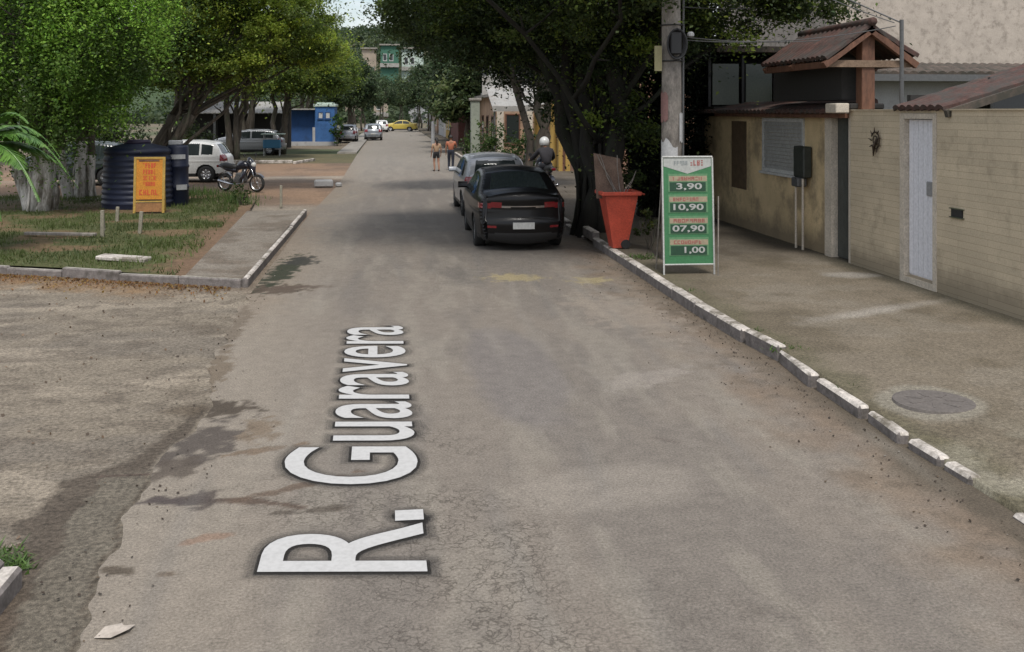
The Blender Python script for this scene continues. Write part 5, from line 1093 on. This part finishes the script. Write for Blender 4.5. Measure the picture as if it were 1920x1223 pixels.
# hatchback
def hatch(body, Lx=1.0):
    pf = [(.3, .22), (.06, .25), (.0, .36), (-.03, .56), (.02, .62), (.05, .9), (.14, 1.0), (.30, 1.30), (.42, 1.44), (.9, 1.50), (1.7, 1.51), (2.2, 1.45), (2.9, 1.08), (3.1, 1.0), (3.65, .87), (3.84, .72), (3.92, .5), (3.9, .3), (3.7, .2)]
    pf = [(a * Lx, z) for a, z in pf]
    wz = [('rear_window', lambda x, y, z, u: (y < .5 * Lx) & (z > 1.04) & (z < 1.40) & (np.abs(u) < .84)), ('windscreen', lambda x, y, z, u: (y > 2.25 * Lx) & (y < 2.95 * Lx) & (z > 1.10) & (np.abs(u) < .88)),
          ('bumper#f', lambda x, y, z, u: (z < .34) & (y > 2)), ('bumper#r', lambda x, y, z, u: (z < .34) & (y <= 2)), ('tail_light#l', lambda x, y, z, u: (y < .4) & (z > .78) & (z < 1.02) & (u < -.72)), ('tail_light#r', lambda x, y, z, u: (y < .4) & (z > .78) & (z < 1.02) & (u > .72)),
          ('head_light#l', lambda x, y, z, u: (y > 3.4 * Lx) & (z > .62) & (z < .8) & (x < -.42)), ('head_light#r', lambda x, y, z, u: (y > 3.4 * Lx) & (z > .62) & (z < .8) & (x > .42))]
    sz = [('side_window#c', lambda y, z, d: (z > 1.02) & (d > .09) & (y > .45 * Lx) & (y < .85 * Lx)), ('side_window#a', lambda y, z, d: (z > 1.0) & (d > .085) & (y > .92 * Lx) & (y < 1.62 * Lx)), ('side_window#b', lambda y, z, d: (z > 1.0) & (d > .085) & (y > 1.69 * Lx) & (y < 2.75 * Lx)),
          ('tail_light', lambda y, z, d: (z > .78) & (z < 1.02) & (y < .2)), ('sill', lambda y, z, d: z < .33), ('panel_gap', lambda y, z, d: ((np.abs(y - 1.655 * Lx) < .011) | (np.abs(y - 2.78 * Lx) < .011)) & (z > .34) & (z < .98))]
    wz.append(('tailgate_gap', lambda x, y, z, u: (y < .4) & (((np.abs(np.abs(u) - .70) < .016) & (z > .52) & (z < 1.03)) | (np.abs(z - .52) < .010) & (np.abs(u) < .7))))
    return dict(profile=pf, w=1.68, belt=.95, sill=.25, wheels=(.68 * Lx, 3.12 * Lx), R=.31, wrapzones=wz, sidezones=sz, mirror=(2.6 * Lx, 1.0), plate=(-.125, .62), tumble=.30,
                mats={'body': body, 'rear_window': M['glass'], 'windscreen': M['glass'], 'side_window': M['glass'], 'bumper': M['blackplastic'], 'panel_gap': M['blackplastic'], 'tailgate_gap': M['blackplastic'], 'sill': M['blackplastic'], 'tail_light': M['redlens'], 'head_light': M['clearlens']})
make_car('parked_car', 'silver hatchback parked ahead of the black sedan at the right kerb', 'car', (2.60, 23.9, 0), R_(.5), hatch(M['silverpaint']))
make_car('parked_car', 'white hatchback parked behind the motorcycle on the dirt lot', 'car', (-5.95, 38.2, 0), R_(85), hatch(M['whitepaint'], 1.02), res=.8)
make_car('parked_car', 'dark parked car half hidden behind the limewashed tree trunks', 'car', (-9.2, 37, 0), R_(88), hatch(plain('dark_green_grey_car_paint', (.02, .03, .03), .3, 0, .6), 1.0), res=.5)
make_car('parked_car', 'silver estate car under the left trees beyond the white hatchback', 'car', (-6.4, 61.5, 0), R_(86), hatch(M['silverpaint'], 1.1), res=.5)
make_car('distant_car', 'small grey car seen from behind at the far left kerb', 'car', (-1.45, 90, 0), 0, hatch(M['greypaint'], 1.0), res=.5)
make_car('distant_car', 'pale car parked just left of the small grey car', 'car', (-3.5, 84, 0), 0, hatch(M['silverpaint'], 1.0), res=.4)
make_car('distant_car', 'yellow car turned across the far end of the street', 'car', (3.7, 133, 0), R_(80), sedan(M['yellowpaint']), res=.4)
make_car('distant_car', 'white car far away on the road between the grey car and the yellow car', 'car', (-.9, 126, 0), R_(4), hatch(M['whitepaint'], 1.0), res=.4)

def make_moto(label, loc, rz, group='motorcycles'):
    """front wheel towards +x"""
    root = thing('motorcycle', label, 'motorcycle', loc, rz, group); Rr = .29; bk_ = M['blackplastic']; pt = plain('dark_blue_black_paint', (.02, .022, .035), .3, 0, .6)
    for x_ in (-.62, .62):
        b = MB(); b.lathe([(Rr - .07, -.045), (Rr - .02, -.045), (Rr, 0), (Rr - .02, .045), (Rr - .07, .045), (Rr - .08, 0)], (x_, 0, Rr), 24, 'y', cap=False); w_ = b.build('wheel', M['tyre'], root, True)
        b = MB(); b.lathe([(.03, -.05), (.05, 0), (.03, .05)], (x_, 0, Rr), 12, 'y')
        b.lathe([(Rr - .07, -.02), (Rr - .09, 0), (Rr - .07, .02)], (x_, 0, Rr), 24, 'y', cap=False)
        for k in range(6):
            a = k * math.pi / 3; b.tube([(x_, 0, Rr), (x_ + (Rr - .07) * math.cos(a), 0, Rr + (Rr - .07) * math.sin(a))], .012, 5)
        b.build('rim', M['rim'], w_)
    b = MB()
    for s in (-1, 1): b.tube([(.62, .07 * s, Rr), (.42, .07 * s, .88)], [.028, .022], 8)
    b.build('fork', M['chrome'], root, True)
    b = MB(); b.tube([(.36, 0, .95), (.40, -.12, 1.0), (.28, -.36, 1.02)], .014, 6); b.tube([(.36, 0, .95), (.40, .12, 1.0), (.28, .36, 1.02)], .014, 6); b.build('handlebar', bk_, root, True)
    for s in (-1, 1):
        b = MB(); b.tube([(.36, .24 * s, 1.0), (.36, .3 * s, 1.18)], .008, 5); b.lathe([(.01, -.01), (.055, -.01), (.055, .01), (.01, .01)], (.36, .3 * s, 1.2), 12, 'x'); b.build('mirror', bk_, root)
    b = MB(); b.tube([(.32, 0, .80), (.18, 0, .88), (0, 0, .86), (-.12, 0, .76)], [.07, .13, .14, .08], 12); b.build('fuel_tank', pt, root, True)
    b = MB(); b.tube([(.5, 0, .55), (.46, 0, .8), (.36, 0, 1.0), (.3, 0, 1.12)], [.06, .10, .10, .04], 10); b.tube([(.3, -.16, .75), (.2, -.19, .5), (.05, -.17, .35)], [.04, .06, .03], 8); b.tube([(.3, .16, .75), (.2, .19, .5), (.05, .17, .35)], [.04, .06, .03], 8); b.build('fairing', pt, root, True)
    b = MB(); b.tube([(-.08, 0, .80), (-.3, 0, .79), (-.6, 0, .84), (-.78, 0, .87)], [.08, .11, .11, .05], 10); b.build('seat', bk_, root, True)
    b = MB(); b.tube([(-.15, 0, .7), (-.5, 0, .74), (-.85, 0, .84)], [.09, .09, .04], 10); b.build('tail_panel', pt, root, True)
    b = MB(); b.lathe([(.02, -.02), (.09, 0), (.09, .08), (.05, .12)], (.44, 0, .88), 16, 'x'); b.build('head_light', M['clearlens'], root, True)
    b = MB(); b.box(-.92, -.88, -.06, .06, .78, .86, bev=.01); b.build('tail_light', M['redlens'], root)
    b = MB(); b.box(-.16, .2, -.13, .13, .30, .62, bev=.05); b.tube([(.1, 0, .6), (.16, 0, .75)], .08, 8); b.lathe([(.02, -.16), (.11, -.15), (.12, .15), (.02, .16)], (-.05, 0, .42), 16, 'y'); b.build('engine', M['steel'], root)
    b = MB(); b.tube([(.15, -.13, .5), (.2, -.16, .3), (-.1, -.18, .22), (-.75, -.18, .36)], [.025, .03, .035, .05], 10); b.build('exhaust', M['chrome'], root, True)
    b = MB(); b.tube([(.4, 0, .85), (.2, 0, .55), (.1, 0, .3), (-.3, 0, .3), (-.35, 0, .7), (.25, 0, .78)], .022, 6); b.tube([(-.3, .07, .33), (-.62, .09, Rr)], .025, 6); b.tube([(-.3, -.07, .33), (-.62, -.09, Rr)], .025, 6); b.build('frame', bk_, root, True)
    b = MB()
    for k in range(9):
        a0 = R_(35 + k * 12); a1 = a0 + R_(13); q = []
        for a in (a0, a1): q += [(.62 + (Rr + .03) * math.cos(a), -.06, Rr + (Rr + .03) * math.sin(a)), (.62 + (Rr + .03) * math.cos(a), .06, Rr + (Rr + .03) * math.sin(a))]
        b.quad(q[0], q[1], q[3], q[2])
        q2 = [(x_ - 1.24, y_, z_ + .02) for x_, y_, z_ in q]; b.quad(q2[0], q2[1], q2[3], q2[2])
    b.build('mudguard', pt, root)
    b = MB(); b.tube([(-.05, .14, .28), (-.12, .26, .01)], .014, 6); b.build('stand', bk_, root)
    b = MB()
    for s in (-1, 1): b.tube([(.15, 0, .3), (.15, .22 * s, .3)], .015, 6)
    b.build('foot_peg', bk_, root)
    return root
make_moto('dark motorcycle parked on its stand in front of the white hatchback', (-4.8, 33.0, .0), R_(-28))
make_moto('dark motorcycle under the white helmeted rider beyond the silver car', (4.55, 29.0, .12), R_(100))

# ------------------------------------------------------------------ people
SK = mottled('skin', (.32, .17, .11), .08, 8, .6, bs=0); SK2 = mottled('tanned_skin', (.30, .14, .08), .08, 8, .6, bs=0); HAIR = plain('dark_hair', (.012, .009, .007), .6)
def skin_mesh(name, J, E, mat, parent, sub=2, root=0):
    """J: list of (x,y,z,r[,r2]) joints, E: edges"""
    me = bpy.data.meshes.new(name); me.from_pydata([j[:3] for j in J], E, []); me.update(); me.materials.append(mat)
    o = bpy.data.objects.new(name, me); link(o, parent); md = o.modifiers.new('skin', 'SKIN'); md.use_smooth_shade = True
    if not me.skin_vertices: raise RuntimeError('no skin layer')
    for k, j in enumerate(J):
        sv = me.skin_vertices[0].data[k]; sv.radius = (j[3], j[4] if len(j) > 4 else j[3]); sv.use_root = (k == root)
    s = o.modifiers.new('sub', 'SUBSURF'); s.levels = sub; s.render_levels = sub; return o
def make_person(label, loc, rz, h, pose, skin, garments, hair=True, helmet=None):
    """faces +y; pose: dict joint -> (x,y,z) for a body 1.7 m tall"""
    k = h / 1.7; root = thing('person', label, 'person', loc, rz); J = []; E = []; ix = {}
    def jt(n, p, r, par=None, r2=None):
        ix[n] = len(J); J.append((p[0] * k, p[1] * k, p[2] * k, r * k, (r2 or r) * k))
        if par: E.append((ix[par], ix[n]))
    P = pose
    jt('pelvis', P['pelvis'], .125, None, .105); jt('waist', P['waist'], .115, 'pelvis', .09); jt('chest', P['chest'], .145, 'waist', .10); jt('neckb', P['neckb'], .065, 'chest'); jt('neck', P['neck'], .052, 'neckb')
    jt('jaw', P['jaw'], .068, 'neck', .075); jt('head', P['head'], .078, 'jaw', .092); jt('crown', P['crown'], .058, 'head', .07)
    for s in 'LR':
        jt('sh' + s, P['sh' + s], .055, 'chest'); jt('el' + s, P['el' + s], .038, 'sh' + s); jt('wr' + s, P['wr' + s], .025, 'el' + s); jt('pa' + s, P['pa' + s], .034, 'wr' + s, .018)
        w_ = Vector(P['wr' + s]); p_ = Vector(P['pa' + s]); d = (p_ - w_).normalized(); sd_ = d.cross(Vector((1, 0, 0))).normalized() if abs(d.x) < .8 else Vector((0, 1, 0)); bend = d.cross(sd_).normalized() * (1 if s == 'L' else -1)
        for f in range(4):
            o_ = sd_ * (-.027 + f * .018); L_ = (.062, .07, .066, .052)[f]; a = p_ + d * .03 + o_; b_ = a + d * L_ * .5 + bend * .004; c_ = b_ + d * L_ * .4 + bend * .02
            jt('f%d%s' % (f, s), a, .0095, 'pa' + s); jt('g%d%s' % (f, s), b_, .009, 'f%d%s' % (f, s)); jt('h%d%s' % (f, s), c_, .008, 'g%d%s' % (f, s))
        a = p_ - d * .01 - sd_ * .036; jt('t' + s, a, .0105, 'pa' + s); jt('u' + s, a + d * .04 - sd_ * .014, .009, 't' + s)
        jt('hp' + s, P['hp' + s], .088, 'pelvis'); jt('kn' + s, P['kn' + s], .058, 'hp' + s); jt('cf' + s, tuple(np.array(P['kn' + s]) * .65 + np.array(P['an' + s]) * .35 + np.array((0, -.012, 0))), .056, 'kn' + s)
        jt('an' + s, P['an' + s], .036, 'cf' + s); jt('to' + s, P['to' + s], .034, 'an' + s)
    body = skin_mesh('body', J, E, skin, root, 1)
    hd = Vector(P['head']) * k
    b = MB()      # nose, ears, eyes as small features of the head
    b.lathe([(.016 * k, -.02 * k), (.012 * k, 0), (.003 * k, .025 * k)], tuple(hd + Vector((0, .093 * k, -.025 * k))), 8); 
    for s in (-1, 1): b.lathe([(.004 * k, -.008 * k), (.024 * k, -.006 * k), (.02 * k, .006 * k), (.004 * k, .008 * k)], tuple(hd + Vector((s * .08 * k, 0, -.015 * k))), 10, 'x')
    b.build('face_features', skin, root, True)
    if hair and not helmet:
        b = MB(); pr_ = []
        for t in np.linspace(0, 1, 9): a = t * R_(105); pr_.append((max(.002, .1 * k * math.sin(a)), .115 * k * math.cos(a)))
        b.lathe(pr_, tuple(hd + Vector((0, -.018 * k, .008 * k))), 18, cap=False)
        if hair == 'long': b.tube([hd + Vector((0, -.08 * k, .03 * k)), hd + Vector((0, -.11 * k, -.1 * k)), hd + Vector((0, -.12 * k, -.24 * k))], [.06 * k, .055 * k, .02 * k], 10)
        b.build('hair', HAIR, root, True)
    if helmet:
        b = MB(); pr_ = []
        for t in np.linspace(0, 1, 10): a = t * R_(125); pr_.append((max(.002, .148 * k * math.sin(a)), .16 * k * math.cos(a)))
        b.lathe(pr_, tuple(hd + Vector((0, 0, .0))), 22, cap=False); hl = b.build('helmet', helmet, root, True)
        b = MB(); V = []
        for t in range(9):
            a = R_(-60 + 15 * t); V += [(hd.x + .152 * k * math.sin(a), hd.y + .152 * k * math.cos(a), hd.z - .045 * k), (hd.x + .150 * k * math.sin(a), hd.y + .150 * k * math.cos(a), hd.z + .04 * k)]
        b.add(V, [(2 * t, 2 * t + 2, 2 * t + 3, 2 * t + 1) for t in range(8)]); b.build('visor', M['glass'], hl)
    for nm, mat, chains, grow in garments:
        JJ = []; EE = []; im = {}
        for ch in chains:
            prev = None
            for n_ in ch:
                if isinstance(n_, tuple): a_, c_, f_ = n_; pt = np.array(P[a_]) * (1 - f_) + np.array(P[c_]) * f_; ra = J[ix[a_]][3] / k * (1 - f_) + J[ix[c_]][3] / k * f_; rb = J[ix[a_]][4] / k * (1 - f_) + J[ix[c_]][4] / k * f_
                else: pt = np.array(P[n_]); ra = J[ix[n_]][3] / k; rb = J[ix[n_]][4] / k
                if n_ not in im: im[n_] = len(JJ); JJ.append((*(pt * k), (ra + grow) * k, (rb + grow) * k))
                if prev is not None: EE.append((im[prev], im[n_]))
                prev = n_
        skin_mesh(nm, JJ, EE, mat, root, 1)
    return root
stand = dict(pelvis=(0, 0, .93), waist=(0, 0, 1.08), chest=(0, 0, 1.30), neckb=(0, -.01, 1.43), neck=(0, 0, 1.48), jaw=(0, .02, 1.54), head=(0, .0, 1.60), crown=(0, -.01, 1.66),
             shL=(-.19, 0, 1.36), elL=(-.24, -.03, 1.09), wrL=(-.25, .05, .86), paL=(-.25, .07, .80), shR=(.19, 0, 1.36), elR=(.24, -.03, 1.09), wrR=(.25, .05, .86), paR=(.25, .07, .80),
             hpL=(-.09, 0, .88), knL=(-.10, .05, .49), anL=(-.10, -.03, .09), toL=(-.11, .12, .04), hpR=(.09, 0, .88), knR=(.10, -.02, .49), anR=(.10, -.14, .10), toR=(.11, .0, .04))
top_ = [['pelvis', 'waist', 'chest', 'neckb'], ['chest', 'shL', ('shL', 'elL', .6)], ['chest', 'shR', ('shR', 'elR', .6)]]
shorts = [['waist', 'pelvis', 'hpL', ('hpL', 'knL', .6)], ['pelvis', 'hpR', ('hpR', 'knR', .6)]]
trous = [['waist', 'pelvis', 'hpL', 'knL', 'anL'], ['pelvis', 'hpR', 'knR', 'anR']]
shoe = [['anL', 'toL']], [['anR', 'toR']]
make_person('person in a pale pink top and black shorts walking on the road edge', (2.03, 43.0, .0), R_(15), 1.47, stand, SK,
            [('top', plain('pale_peach_cloth', (.36, .24, .15), .8), top_, .014), ('shorts', plain('black_cloth', (.012, .012, .014), .8), shorts, .018), ('shoe', HAIR, shoe[0], .012), ('shoe', HAIR, shoe[1], .012)], hair='long')
st2 = dict(stand); st2.update(elR=(.27, .10, 1.12), wrR=(.10, .22, 1.10), paR=(.04, .24, 1.1))
make_person('person in an orange top and dark trousers walking beside the first', (2.72, 43.9, .0), R_(-10), 1.55, st2, SK2,
            [('top', plain('orange_pink_cloth', (.38, .13, .07), .8), top_, .016), ('trousers', plain('navy_cloth', (.015, .018, .03), .8), trous, .018), ('shoe', HAIR, shoe[0], .014), ('shoe', HAIR, shoe[1], .014)])
sit = dict(pelvis=(0, -.28, .90), waist=(0, -.27, 1.05), chest=(0, -.18, 1.27), neckb=(0, -.12, 1.42), neck=(0, -.1, 1.47), jaw=(0, -.06, 1.52), head=(0, -.07, 1.59), crown=(0, -.08, 1.66),
           shL=(-.19, -.16, 1.34), elL=(-.32, .02, 1.12), wrL=(-.33, .22, 1.06), paL=(-.33, .28, 1.05), shR=(.19, -.16, 1.34), elR=(.32, .02, 1.12), wrR=(.33, .22, 1.06), paR=(.33, .28, 1.05),
           hpL=(-.11, -.24, .87), knL=(-.22, .12, .70), anL=(-.22, .08, .34), toL=(-.22, .22, .28), hpR=(.11, -.24, .87), knR=(.22, .12, .70), anR=(.25, -.05, .12), toR=(.26, .1, .05))
make_person('person in dark clothes and a white helmet sitting on the motorcycle', (4.55, 29.0, .12), R_(10), 1.7, sit, SK2,
            [('jacket', plain('dark_jacket_cloth', (.02, .018, .022), .8), [['pelvis', 'waist', 'chest', 'neckb'], ['chest', 'shL', 'elL', 'wrL'], ['chest', 'shR', 'elR', 'wrR']], .036), ('trousers', plain('dark_trouser_cloth', (.018, .018, .024), .8), trous, .018), ('shoe', HAIR, shoe[0], .014), ('shoe', HAIR, shoe[1], .014)], helmet=plain('white_helmet', (.6, .6, .58), .3, 0, .5))
